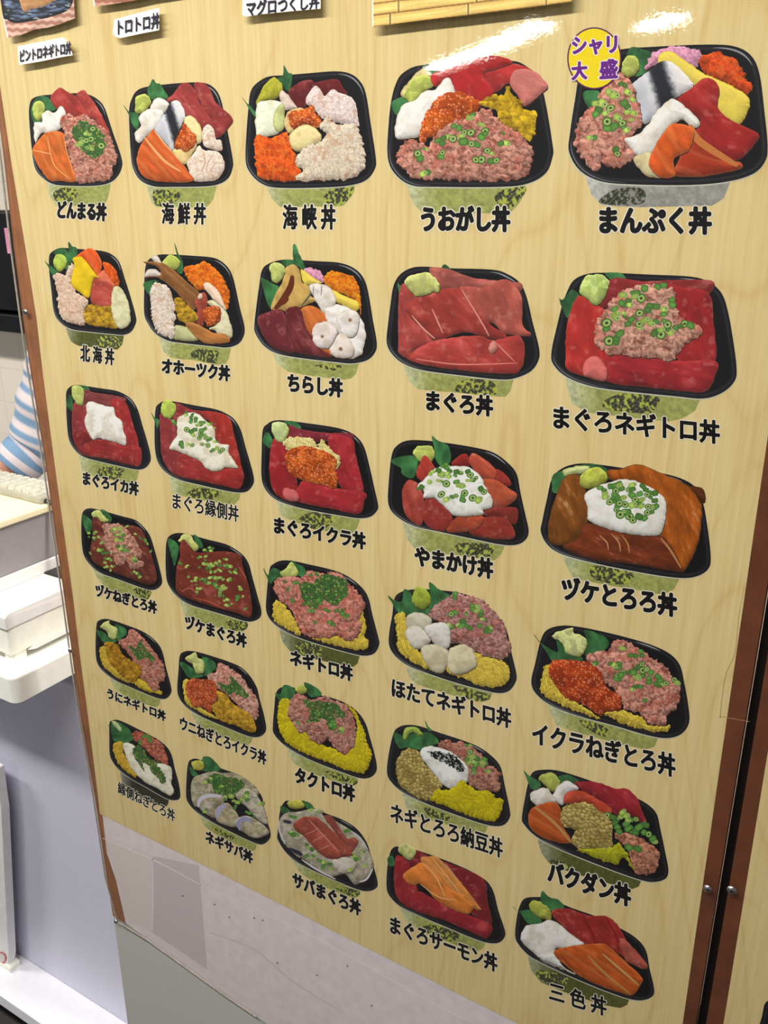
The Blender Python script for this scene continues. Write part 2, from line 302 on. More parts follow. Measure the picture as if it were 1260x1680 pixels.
def st_zuke(X, Y, d, k, c, a, s):
    c = np.array(c or (128, 68, 28), float); u, v = along(X, Y, a); n = fbm(u / (24 * k), v / (9 * k), s); g = fbm(u / (9 * k), v / (1.4 * k), s + 3, 2)
    o = c[None] * (0.58 + 0.66 * n + 0.20 * g)[:, None]; o = mix(o, (214, 186, 166), 0.6 * ss(0.66, 0.80, g * 0.5 + n * 0.5)); return mix(np.minimum(o, 255), c * 0.5 + 25, 0.6 * ss(3 * k, 0, d))
def st_scal(X, Y, d, k, c, a, s):
    f1, f2, cid, ox, oy = worley(X / (5.2 * k), Y / (5.2 * k), s); o = mix((40, 82, 42), (92, 138, 62), cid); o = mix(o, (176, 202, 104), 0.8 * (cid > 0.8) * ss(0.5, 0.2, f1)); o = mix(o, (30, 56, 30), 0.8 * ss(0.2, 0, f2 - f1)); o = mix(o, (150, 180, 110), 0.5 * ss(0.14, 0.04, np.abs(f1 - 0.26)) * (cid < 0.5))
    return mix(o, (150, 110, 88), 0.6 * ss(0.62, 0.72, fbm(X / (7 * k), Y / (7 * k), s + 2, 2)))
def st_nori(X, Y, d, k, c, a, s):
    n = fbm(X / (2.2 * k), Y / (2.2 * k), s, 2); return mix((16, 22, 20), (222, 226, 224), ss(0.56, 0.66, n))
def st_wrap(X, Y, d, k, c, a, s):
    w = np.ptp(X); t = (X - X.min()) / w; n = fbm(X / (5 * k), Y / (5 * k), s, 3); c = np.array(c or (166, 172, 98), float); g = fbm(X / (1.6 * k), Y / (1.6 * k), s + 3, 2)
    o = mix(np.minimum(c * 0.5 + np.array((118, 120, 118)), 255), c, ss(0.0, 0.30, t)); o = o * (0.72 + 0.34 * n + 0.18 * g)[:, None]; return mix(np.minimum(o, 255), c * 0.9 + 18, 0.4 * ss(0.8, 1.0, t))
def st_logo(X, Y, d, k, c, a, s):
    n = fbm(X / (3.2 * k), Y / (4.0 * k), s, 2); g = np.sin((X * 0.8 + Y * 0.9) / (0.9 * k) + 6 * n); o = mix((52, 54, 46), (112, 118, 84), ss(0.55, 0.9, g)); return mix(o, c or (186, 196, 84), 0.95 * ss(0.52, 0.60, n))
def st_tray(X, Y, d, k, c, a, s):
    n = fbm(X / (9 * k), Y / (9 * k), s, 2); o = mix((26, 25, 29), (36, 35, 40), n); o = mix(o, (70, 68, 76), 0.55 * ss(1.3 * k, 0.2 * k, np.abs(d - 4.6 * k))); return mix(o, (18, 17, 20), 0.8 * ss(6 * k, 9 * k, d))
def st_flat(X, Y, d, k, c, a, s):
    return np.tile(np.array(c, float), (len(X), 1))
STY = {n[3:]: f for n, f in list(globals().items()) if n.startswith('st_')}
# ---------------------------------------------------------------- printing: flat shapes on the poster, coloured point by point
def smooth(P, n=5):                          # closed Catmull-Rom through the outline points
    P = np.asarray(P, float); m = len(P); o = []
    for i in range(m):
        a, b, c, d = P[i - 1], P[i], P[(i + 1) % m], P[(i + 2) % m]
        for j in range(n):
            t = j / n; o.append(0.5 * (2 * b + (c - a) * t + (2 * a - 5 * b + 4 * c - d) * t * t + (3 * b - a - 3 * c + d) * t ** 3))
    return np.array(o)
def rag(P, amp, s, wl):                      # a ragged edge
    B = np.roll(P, -1, 0); P = np.concatenate([P[i] + (B[i] - P[i]) * (np.arange(m) / m)[:, None] for i in range(len(P)) for m in [max(1, int(np.hypot(*(B[i] - P[i])) / 1.4))]])
    Q = np.roll(P, -1, 0) - np.roll(P, 1, 0); L = np.hypot(Q[:, 0], Q[:, 1]) + 1e-9; N = np.c_[Q[:, 1], -Q[:, 0]] / L[:, None]
    return P + N * (amp * 2 * (fbm(P[:, 0] / wl, P[:, 1] / wl, s, 2) - 0.5))[:, None]
def near(P, X, Y):                           # inside test, distance and nearest point of a closed outline
    A = P; B = np.roll(P, -1, 0); ins = np.zeros(len(X), bool); bd = np.full(len(X), 1e9); nx = X.copy(); ny = Y.copy()
    for (ax, ay), (bx, by) in zip(A, B):
        if (ay > by) != (ay == by): pass
        if ay != by:
            c = ((ay > Y) != (by > Y)) & (X < (bx - ax) * (Y - ay) / (by - ay) + ax); ins ^= c
        ex, ey = bx - ax, by - ay; l2 = ex * ex + ey * ey
        if l2 < 1e-12: continue
        t = np.clip(((X - ax) * ex + (Y - ay) * ey) / l2, 0, 1); qx, qy = ax + t * ex, ay + t * ey; d = (X - qx) ** 2 + (Y - qy) ** 2
        m = d < bd; bd = np.where(m, d, bd); nx = np.where(m, qx, nx); ny = np.where(m, qy, ny)
    return ins, np.sqrt(bd), nx, ny
FLATS = {'flat', 'tray', 'wrap', 'logo', 'leaf', 'nori', 'bamboo', 'wood2', 'navy', 'scal'}
class Pic:                                   # gathers one printed shape: pixel places, depth, faces, colours
    def __init__(s): s.v = []; s.f = []; s.c = []; s.n = 0
    def add(s, P, Y, faces, col):
        s.v.append(atv(P, Y)); s.f += [[i + s.n for i in f] for f in faces]; s.c.append(lin(np.clip(col, 0, 255))); s.n += len(P)
    def fill(s, P, Y, sty, k, c=None, a=0.6, seed=1, g=1.35):
        lo, hi = P.min(0) - g, P.max(0) + g; xs = np.arange(lo[0], hi[0] + g, g); ys = np.arange(lo[1], hi[1] + g, g)
        GX, GY = np.meshgrid(xs, ys); X, Yp = GX.ravel(), GY.ravel(); ins, d, nx, ny = near(P, X, Yp); nc = len(xs)
        I = np.arange(len(X)).reshape(GX.shape); q = np.stack([I[:-1, :-1], I[:-1, 1:], I[1:, 1:], I[1:, :-1]], -1).reshape(-1, 4)
        q = q[ins[q].any(1)]
        if not len(q): return
        ok = ins[q] | (d[q] < g * 1.6); q = q[ok.all(1)]
        used = np.unique(q); mp = np.full(len(X), -1); mp[used] = np.arange(len(used)); q = mp[q]
        px = np.where(ins, X, nx)[used]; py = np.where(ins, Yp, ny)[used]; dd = np.where(ins, d, 0)[used]
        col = STY[sty](px, py, dd, k, c, a, seed)
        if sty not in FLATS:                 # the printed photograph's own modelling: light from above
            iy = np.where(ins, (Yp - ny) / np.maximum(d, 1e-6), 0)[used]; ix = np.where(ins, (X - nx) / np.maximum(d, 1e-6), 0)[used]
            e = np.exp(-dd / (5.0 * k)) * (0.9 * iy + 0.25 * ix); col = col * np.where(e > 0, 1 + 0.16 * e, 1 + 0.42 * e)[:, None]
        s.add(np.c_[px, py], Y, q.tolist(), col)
    def line(s, P, w, Y, c, taper=0.55):
        P = np.asarray(P, float); o = []                 # a brush line, thinner at its ends
        n = len(P); Q = []
        for i in range(n - 1):
            p0, p1, p2, p3 = P[max(i - 1, 0)], P[i], P[i + 1], P[min(i + 2, n - 1)]
            for j in range(6):
                t = j / 6; Q.append(0.5 * (2 * p1 + (p2 - p0) * t + (2 * p0 - 5 * p1 + 4 * p2 - p3) * t * t + (3 * p1 - p0 - 3 * p2 + p3) * t ** 3))
        Q.append(P[-1]); Q = np.array(Q); T = np.gradient(Q, axis=0); T /= np.hypot(T[:, 0], T[:, 1])[:, None] + 1e-9; N = np.c_[-T[:, 1], T[:, 0]]
        u = np.linspace(0, 1, len(Q)); W = w / 2 * (1 - taper * np.abs(2 * u - 1) ** 2); A = Q + N * W[:, None]; B = Q - N * W[:, None]; m = len(Q)
        s.add(np.r_[A, B], Y, [[i, i + 1, m + i + 1, m + i] for i in range(m - 1)], np.tile(np.array(c, float), (2 * m, 1)))
    def disc(s, x, y, r, Y, cols, sq=1.0, rot=0.0, n=12):   # rings from the middle out: (radius share, colour)
        t = np.arange(n) * 2 * math.pi / n; P = [[x, y]]; C = [cols[0][1]]
        for fr, c in cols:
            ca, sa = math.cos(rot), math.sin(rot); ux, uy = np.cos(t) * r * fr, np.sin(t) * r * fr * sq
            P += list(np.c_[x + ux * ca - uy * sa, y + ux * sa + uy * ca]); C += [c] * n
        Fc = [[0, 1 + i, 1 + (i + 1) % n] for i in range(n)]
        for q in range(len(cols) - 1):
            b0, b1 = 1 + q * n, 1 + (q + 1) * n; Fc += [[b0 + i, b0 + (i + 1) % n, b1 + (i + 1) % n, b1 + i] for i in range(n)]
        s.add(np.array(P), Y, Fc, np.array(C, float))
    def obj(s, name, m=None, parent=None):
        me = bpy.data.meshes.new(name); V = np.concatenate(s.v); me.from_pydata(V.tolist(), [], s.f)
        at_ = me.attributes.new('Col', 'FLOAT_COLOR', 'POINT'); Cc = np.concatenate(s.c); at_.data.foreach_set('color', np.c_[Cc, np.ones(len(Cc))].astype(np.float32).ravel())
        return link(name, me, parent, m or M_INK)
rng = random.Random(7)
def scallion(pic, x, y, r, kind, Y):
    rot = rng.uniform(-0.7, 0.7)
    if kind == 0:                            # a ring seen end on
        pic.disc(x, y, r, Y, [(0.28, (60, 84, 44)), (0.42, (196, 214, 138)), (0.66, (150, 186, 92)), (0.82, (70, 128, 56)), (1.0, (40, 88, 44))], rng.uniform(0.75, 1), rot)
    else:                                    # a short tube seen from the side with its cut end
        b = (96, 146, 66) if kind == 2 else (178, 206, 96); e = (58, 108, 56) if kind == 2 else (128, 168, 72)
        j = rng.uniform(0.85, 1.12); b = tuple(v * j for v in b); w, h = r * rng.uniform(0.75, 1.0), r * rng.uniform(0.55, 0.8); ca, sa = math.cos(rot), math.sin(rot)
        t = np.linspace(0, 2 * math.pi, 11)[:-1]; P = np.c_[np.sign(np.cos(t)) * np.abs(np.cos(t)) ** 0.6 * w, np.sign(np.sin(t)) * np.abs(np.sin(t)) ** 0.6 * h]
        P = np.r_[[[0, 0]], P * 0.6, P]; P = np.c_[x + P[:, 0] * ca - P[:, 1] * sa, y + P[:, 0] * sa + P[:, 1] * ca]
        pic.add(P, Y, [[0, 1 + i, 1 + (i + 1) % 10] for i in range(10)] + [[1 + i, 1 + (i + 1) % 10, 11 + (i + 1) % 10, 11 + i] for i in range(10)], np.array([[min(v * 1.1, 255) for v in b]] + [b] * 10 + [e] * 10))
        ex, ey = x + w * 0.72 * ca, y + w * 0.72 * sa
        pic.disc(ex, ey, h * 0.72, Y - 0.00001, [(0.3, (84, 112, 50)), (0.55, (206, 222, 150)), (1.0, (124, 164, 78))], 1.0, rot, 8) if kind == 1 and r > 2 else None
def text_mesh(txt):
    cu = bpy.data.curves.new('lettering', 'FONT'); cu.body = txt; o = bpy.data.objects.new('lettering', cu); COL.objects.link(o)
    me = bpy.data.meshes.new_from_object(o.evaluated_get(bpy.context.evaluated_depsgraph_get())); V = np.array([v.co[:2] for v in me.vertices]); Fs = [list(p.vertices) for p in me.polygons]
    bpy.data.objects.remove(o); bpy.data.curves.remove(cu); bpy.data.meshes.remove(me); return V, Fs
def lettering(pic, txt, a, b, h, Y, layers, w=None):   # a, b: pixel places of the left and right end at mid height, h: height; layers: (fatness in px, colour)
    V, Fs = text_mesh(txt); lo, hi = V.min(0), V.max(0); V = (V - lo) / (hi - lo); V[:, 1] -= 0.5
    a, b = np.array(a, float), np.array(b, float); L = np.hypot(*(b - a))
    pad = layers[-1][0] if len(layers) == 1 else layers[-1][0]; ex = (b - a) / L; A = a + ex * pad; B = b - ex * pad; H = h - 2 * pad
    P = A + V[:, :1] * (B - A) + np.c_[np.zeros(len(V)), -V[:, 1] * H]
    for q, (fat, c) in enumerate(layers):
        offs = [(0, 0)] + ([(fat * math.cos(t), fat * math.sin(t)) for t in np.arange(12) * 2 * math.pi / 12] if fat > 0 else [])
        for j, (ox, oy) in enumerate(offs): pic.add(P + np.array([ox, oy]), Y - 0.00003 * q - 0.0000015 * j, Fs, np.tile(np.array(c, float), (len(P), 1)))
# ---------------------------------------------------------------- the room
def structure(o): o['kind'] = 'structure'; return o
structure(box('floor', -3.2, 2.6, -6.2, 1.2, -0.06, 0.0, M_FLOOR))
structure(box('ceiling', -3.2, 2.6, -6.2, 1.2, 2.62, 2.68, M_CEIL))
M_TILE = mat('cream_wall_tile', (236, 228, 212), 0.5, noise=0.02, scale=30)
def tile_nodes(m):
    t = m.node_tree; b = t.nodes['Principled BSDF']; tc = t.nodes.new('ShaderNodeTexCoord'); mp = t.nodes.new('ShaderNodeMapping'); mp.inputs['Rotation'].default_value = (math.pi / 2, 0, 0)
    br = t.nodes.new('ShaderNodeTexBrick'); br.offset = 0; br.inputs['Scale'].default_value = 1.0; br.inputs['Brick Width'].default_value = 0.10; br.inputs['Row Height'].default_value = 0.10; br.inputs['Mortar Size'].default_value = 0.0015
    br.inputs['Color1'].default_value = rgba((244, 236, 222)); br.inputs['Color2'].default_value = rgba((242, 233, 218)); br.inputs['Mortar'].default_value = rgba((228, 219, 205))
    t.links.new(tc.outputs['Object'], mp.inputs['Vector']); t.links.new(mp.outputs[0], br.inputs['Vector']); t.links.new(br.outputs['Color'], b.inputs['Base Color'])
tile_nodes(M_TILE)
structure(box('wall_back', -3.2, 2.6, 0.82, 0.92, 0.0, 2.62, M_TILE))
# the grey base the menu panels stand on
BX = at(190, 1510, 0.0)[0]
structure(box('wall_base', BX - 0.006, 1.9, 0.0, 0.04, 0.0, 0.56, M_GREY, 0.002))
for a, b, w in LAMPS:
    a, b = Vector(a), Vector(b); bm = bmesh.new(); L = (b - a).length
    vs = add_box(bm, -L / 2 - 0.02, L / 2 + 0.02, -0.12, 0.12, 0.0, 0.07)
    for v in vs:
        if v.co.z > 0.05: v.co.y *= 0.5
    root = empty('ceiling_lamp', (a + b) / 2); root.rotation_euler = (0, 0, math.atan2(b.y - a.y, b.x - a.x))
    h = bmobj('housing', bm, M_CEIL); h.parent = root
    for e in (-1, 1):
        c = box('end_cap', e * (L / 2 + 0.02) - 0.012, e * (L / 2 + 0.02) + 0.012, -0.03, 0.03, -0.012, 0.02, M_SHELL, 0.004); c.parent = root
    thing(root, {62.0: 'long ceiling lamp far out over the shop floor', 15.0: 'short ceiling lamp far out over the shop floor', 39.0: 'ceiling lamp just in front of the menu panel', 34.0: 'ceiling lamp in the staff space behind the menu panel', 44.0: 'ceiling lamp over the open space in front of the counter'}[w], 'lamp')
# ---------------------------------------------------------------- menu panel: brown board, lining paper, poster, clear sheet, screws
PY = -0.0012                                   # front face of the poster
TOPZ = 2.08
def px_poly(pts, Y): return [tuple(p) for p in atv(np.array(pts, float), Y)]
def plate(name, pts, y_front, thick, m, bev=0.0): # a thin plate: outline points in the x-z plane, front face at y_front
    return prism(name, [(p[0], y_front, p[2]) for p in pts], (0, thick, 0), m, bev)
def XZ(x, z): return (x, 0, z)
zb_l = at(196, 1508, 0)[2]; zb_r = zb_l - 0.035
def edge_line(pts, Y):                         # a long upright edge followed down, run on up to the top
    q = [XZ(p[0], p[2]) for p in atv(np.array(pts, float), Y)]
    return [XZ(q[0][0] - (q[1][0] - q[0][0]) * (TOPZ - q[0][2]) / (q[0][2] - q[1][2]) * 0.4, TOPZ)] + q
EDGE = [(2, 267), (17, 400), (33, 520), (47, 616), (71, 762), (102, 980), (115, 1074), (130, 1179), (153, 1307), (173, 1440)]
panel = plate('menu_board', edge_line([(x + 5.5 - i * 0.35, y) for i, (x, y) in enumerate(EDGE)], 0) + [XZ(at(184, 1490, 0)[0], zb_l), XZ(at(1205, 1290, 0)[0], zb_l - 0.03), XZ(at(1205, 1290, 0)[0], TOPZ)], -0.0004, 0.012, M_BROWN)
thing(panel, 'brown edged menu panel under a clear screwed sheet, holding the poster of thirty bowls', 'panel')
stile = plate('edge_strip', [XZ(at(1170, 1240, 0)[0] + 0.0005, TOPZ), XZ(at(1128, 1640, 0)[0] + 0.0005, zb_l - 0.03), XZ(at(1205, 1290, 0)[0], zb_l - 0.03), XZ(at(1205, 1290, 0)[0], TOPZ)], -0.0010, 0.0006, M_DBROWN); stile.parent = panel
stile['label'] = 'darker brown right edge'
x_l0 = at(46, 616, -.005)[0]; x_l1 = at(182, 1500, -.005)[0]; x_r = at(1207, 1290, -.005)[0]
bot = [at(*q, -0.005) for q in ((193, 1512), (240, 1541), (300, 1584), (360, 1627), (420, 1668))]
sheet_pts = edge_line(EDGE, -0.005) + [(b[0], 0, b[2]) for b in bot] + [(x_r, 0, bot[-1][2] - 0.01), (x_r, 0, TOPZ)]
def sheet(name, pts, y, th, parent):
    o = plate(name, pts, y, th, M_CLEAR); o.parent = parent; o['label'] = 'clear acrylic cover sheet'; return o
sheet('cover_sheet', sheet_pts, -0.0062, 0.0022, panel)
M_EDGE = mat('cut_acrylic_edge', (176, 168, 156), 0.25, noise=0.08, scale=90)
bm = bmesh.new(); e = [np.array((p[0], -0.0052, p[2])) for p in sheet_pts]
tube(bm, e[0:12], [0.0013] * 12, 6); tube(bm, e[11:16], [0.0010] * 5, 6)
ed = bmobj('sheet_edge', bm, M_EDGE); ed.parent = panel; ed['label'] = 'polished cut edge of the clear sheet'
def screw(px, py, r, parent, Y=-0.0062):
    bm = bmesh.new(); p = at(px, py, Y); dome(bm, p, r, r * 0.55); o = bmobj('screw', bm, M_STEEL, True); o.parent = parent
    bm = bmesh.new(); add_box(bm, p[0] - r * 0.32, p[0] + r * 0.32, p[1] - r * 0.60, p[1] - r * 0.50, p[2] - r * 0.08, p[2] + r * 0.08); add_box(bm, p[0] - r * 0.08, p[0] + r * 0.08, p[1] - r * 0.60, p[1] - r * 0.50, p[2] - r * 0.32, p[2] + r * 0.32)
    s = bmobj('cross_slot', bm, M_DARK); s.parent = o
for q in ((42, 512), (115, 1067), (190, 1512), (1161, 1458)): screw(*q, 0.0042, panel)
# the neighbouring panel on the right
g0 = at(1220, 1290, 0)[0]; w0 = at(1240, 1245, 0)[0]
panel2 = plate('menu_board', [XZ(g0, TOPZ), XZ(g0 + 0.003, zb_l - 0.03), XZ(g0 + 0.9, zb_l - 0.03), XZ(g0 + 0.9, TOPZ)], -0.0004, 0.012, M_DBROWN)
thing(panel2, 'brown neighbouring menu panel past the black gap at the right edge', 'panel')
sheet('cover_sheet', [(g0 + 0.001, 0, TOPZ), (g0 + 0.003, 0, zb_l - 0.02), (g0 + 0.9, 0, zb_l - 0.02), (g0 + 0.9, 0, TOPZ)], -0.0062, 0.0022, panel2)
screw(1200, 1460, 0.0046, panel2)
gap = box('wall_gap', x_r - 0.001, g0 + 0.004, 0.013, 0.035, 0.4, TOPZ, M_DARK); structure(gap)
# lilac lining paper below the poster
lp = plate('lining_paper', px_poly([(167, 1318), (170, 1350), (176, 1400), (191, 1444), (207, 1514), (262, 1556), (330, 1604), (420, 1666), (520, 1736), (700, 1856), (900, 1985), (1090, 2080), (1120, 1720), (1128, 1640), (860, 1640), (500, 1470)], 0), -0.0007, 0.0003, M_PAPER)
thing(lp, 'creased lilac lining paper showing below the wood grain poster', 'paper')
def reflection_patch(pts, c, w_lab):  # flat tone on the paper, painted for a reflection in the clear sheet
    pic = Pic(); pic.fill(np.array(pts, float), -0.00075, 'flat', 1, c, g=4); o = pic.obj('painted_reflection', None, lp); o['label'] = w_lab
reflection_patch([(173, 1376), (248, 1402), (250, 1530), (208, 1508), (193, 1450)], (234, 224, 222), 'paler folded flap')
reflection_patch([(249, 1404), (326, 1420), (342, 1592), (250, 1530)], (218, 206, 211), 'darker doubled strip')
pic = Pic()
for q in ([(168, 1375), (250, 1410), (330, 1452)], [(330, 1452), (520, 1540), (700, 1640), (860, 1720)], [(250, 1405), (251, 1470), (250, 1530)], [(327, 1420), (334, 1500), (341, 1590)]): pic.line(q, 2.0, -0.00085, (250, 240, 243))  # the two upright lines edge the painted reflections
pic.line([(345, 1530), (420, 1560), (480, 1610), (560, 1660)], 3.0, -0.00084, (226, 214, 219))
rs = random.Random(3)
for _ in range(26): pic.disc(rs.uniform(210, 620), 0, 0.1, -0.0009, [(0.5, (120, 112, 114)), (1, (120, 112, 114))], n=6) if False else None
for x, y in ((352, 1484), (376, 1505), (431, 1510), (300, 1470), (417, 1506), (520, 1600), (455, 1580), (610, 1650), (570, 1585)): pic.disc(x, y, 1.5, -0.0009, [(0.5, (126, 116, 118)), (1, (140, 130, 132))], n=7)
o = pic.obj('crease_and_reflection_edge', None, lp)
# the poster itself
pl0 = at(73, 616, 0)[0]; pl1 = at(165, 1333, 0)[0]
poster_bottom = [at(*q, 0) for q in ((165, 1335), (300, 1401), (480, 1492), (640, 1573), (860, 1683))]
ppts = [(p[0], 0, min(p[2], TOPZ - 0.01)) for p in edge_line([(20, 267), (42, 400), (61, 520), (72, 616), (91, 762), (121, 980), (132, 1074), (146, 1179), (161, 1300)], 0)] + [(b[0], 0, b[2]) for b in poster_bottom] + [(at(1128, 1640, 0)[0], 0, poster_bottom[-1][2] - 0.004), (at(1170, 1240, 0)[0], 0, TOPZ - 0.01)]
poster = plate('menu_poster', ppts, PY, 0.0004, M_WOOD)
thing(poster, 'pale wood grain menu poster with thirty printed rice bowls and black names', 'poster')
poster2 = plate('menu_poster', [XZ(w0, TOPZ - 0.01), XZ(at(1197, 1660, 0)[0], zb_l - 0.02), XZ(g0 + 0.88, zb_l - 0.02), XZ(g0 + 0.88, TOPZ - 0.01)], PY, 0.0004, M_WOOD)
thing(poster2, 'wood grain poster cut off at the right edge beyond the double brown strips', 'poster')
pic = Pic(); pic.line([(1222, 960), (1212, 1010), (1206, 1070), (1190, 1110), (1182, 1172), (1186, 1176), (1230, 1184)], 1.3, PY - 0.0001, (196, 164, 112)); c = pic.obj('crease', None, poster)
STEP = 0.000012
def dish(rec, parent):
    head = rec[0][2:].split('|'); desc, (ox, oy, s), cap, box4 = head[0], [float(v) for v in head[1].split()], head[2], [float(v) for v in head[3].split()] if len(head) > 3 and head[3].strip() else None
    flags = head[4].split() if len(head) > 4 else []
    P = lambda t: np.array([[float(v) for v in q.split(',')] for q in t.split()]) / s + np.array([ox, oy])
    out = P(rec[1][2:]); ar = abs(np.sum(out[:, 0] * np.roll(out[:, 1], -1) - out[:, 1] * np.roll(out[:, 0], -1))) / 2; k = math.sqrt(ar) / 180; g = max(0.85, min(1.5, 1.35 * k))
    seed = int(ox * 7 + oy * 13) % 9973; Y = PY - 0.0001
    rim = smooth(out, 4); tray = Pic()
    w = P(rec[2][2:]) if rec[2][0] == 'w' else None
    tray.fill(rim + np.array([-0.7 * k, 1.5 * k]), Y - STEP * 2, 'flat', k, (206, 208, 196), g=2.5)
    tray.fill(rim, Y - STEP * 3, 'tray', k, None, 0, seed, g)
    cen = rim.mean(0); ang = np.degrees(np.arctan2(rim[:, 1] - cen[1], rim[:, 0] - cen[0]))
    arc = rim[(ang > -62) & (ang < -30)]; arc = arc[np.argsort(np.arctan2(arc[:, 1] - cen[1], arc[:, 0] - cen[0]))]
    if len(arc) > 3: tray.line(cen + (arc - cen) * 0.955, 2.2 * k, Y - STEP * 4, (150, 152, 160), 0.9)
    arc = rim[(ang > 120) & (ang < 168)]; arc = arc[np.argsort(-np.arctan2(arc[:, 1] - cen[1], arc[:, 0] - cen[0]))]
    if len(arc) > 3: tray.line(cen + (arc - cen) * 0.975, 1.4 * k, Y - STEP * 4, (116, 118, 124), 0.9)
    root = tray.obj('rice_bowl_picture', None, parent); root['label'] = 'printed black bowl of ' + desc
    if w is not None:
        w[0, 1] -= (w[0, 1] - cen[1]) * 0.17; w[1, 1] -= (w[1, 1] - cen[1]) * 0.17; w = np.concatenate([w[i] + (w[(i + 1) % len(w)] - w[i]) * np.array([[0.1], [0.9]]) for i in range(len(w))])
        pw = Pic(); pw.fill(smooth(w, 3), Y, 'wrap', k, {'gray': (160, 160, 156), 'dark': (54, 56, 44), 'deep': (92, 98, 46)}.get(flags[-1] if flags else '', None), 0, seed, g * 1.2)
        if rec[3][0:2] == 'l ': pw.fill(smooth(P(rec[3][2:]), 3), Y - STEP, 'logo', k, (150, 150, 146) if 'gray' in flags else None, 0, seed + 3, g)
        o = pw.obj('paper_band', None, root); o['label'] = ('grey' if 'gray' in flags else 'dark' if 'dark' in flags else 'green') + ' printed band round the bowl'
    n = 5; cur = None; done = []
    for ln in rec[3:]:
        if ln.startswith('l '): continue
        lay = Y - STEP * n
        if ln.startswith('s '):
            q = ln.split(' ', 3); cur[1].line(P(q[3]), float(q[1]) / s, lay, [float(v) for v in q[2].split(',')])
        elif ln.startswith('q '):
            q = ln.split(); c = [float(v) for v in q[1].split(',')]
            for t in q[2:]:
                x, y, r = [float(v) for v in t.split(',')]; cur[1].disc(x / s + ox, y / s + oy, r / s, lay, [(0.5, c), (1, [v * 0.5 + 110 for v in c])])
        elif ln.startswith('p '):
            if cur is None or cur[0] != 'chopped_scallion': cur = ('chopped_scallion', Pic()); done.append(cur)
            for t in ln.split()[1:]:
                x, y, r, kd = [float(v) for v in t.split(',')]; scallion(cur[1], x / s + ox, y / s + oy, r * 0.76 / s, int(kd), lay - rng.random() * STEP * 0.8)
                if rng.random() < 0.7: t2 = rng.uniform(0, 6.28); scallion(cur[1], (x + r * 0.95 * math.cos(t2)) / s + ox, (y + r * 0.8 * math.sin(t2)) / s + oy, r * 0.66 / s, rng.choice((0, 1, 2, 2)), lay - rng.random() * STEP * 0.8)
        else:
            body, _, opt = ln.partition('|'); sn, pts = body.split(' ', 1); sty, name = sn.split(':'); c = None; a = 0.6; nz = None
            for t in opt.split():
                if t[0] == 'c': c = tuple(float(v) for v in t[2:].split(','))
                if t[0] == 'a': a = float(t[2:])
                if t[0] == 'n': nz = float(t[2:])
            poly = smooth(P(pts), 5)
            if nz is None: nz = {'mince': 4.2, 'crab': 4.0, 'egg': 3.6, 'tobiko': 3.0, 'roe': 2.4, 'uni': 3.0, 'scal': 5.5, 'nori': 5.0, 'denbu': 3.0, 'wasabi': 2.0, 'natto': 3.2, 'white': 1.6}.get(sty, 0.9)
            poly = rag(poly, nz * k, seed + n, (7.0 if sty in ('white', 'wasabi', 'tuna', 'salmon', 'zuke', 'leaf') else 3.4) * k)
            cur = (name, Pic()); done.append(cur)
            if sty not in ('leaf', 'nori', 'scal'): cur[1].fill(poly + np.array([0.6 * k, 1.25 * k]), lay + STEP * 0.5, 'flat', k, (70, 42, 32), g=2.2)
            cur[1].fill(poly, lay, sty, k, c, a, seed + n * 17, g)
        n += 1
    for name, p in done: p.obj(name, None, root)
    if box4:
        xl, yl, xr, yr, h = box4; a, b = (xl / s + ox, yl / s + oy), (xr / s + ox, yr / s + oy); h = h / s * 1.07
        f = max(0.5, (0.022 if '縁' in cap else 0.032 if set(cap) & set('海鮮峡北納色') else 0.052 if len(cap) < 8 else 0.040) * h)
        p = Pic(); body = ' '.join(cap) if 'sp' in flags else cap
        lettering(p, body, a, b, h, Y - STEP * 6, [(f + 0.036 * h, (250, 246, 232)), (f, (18, 16, 18))])
        o = p.obj('dish_name', None, parent); o['label'] = 'printed dish name ' + cap
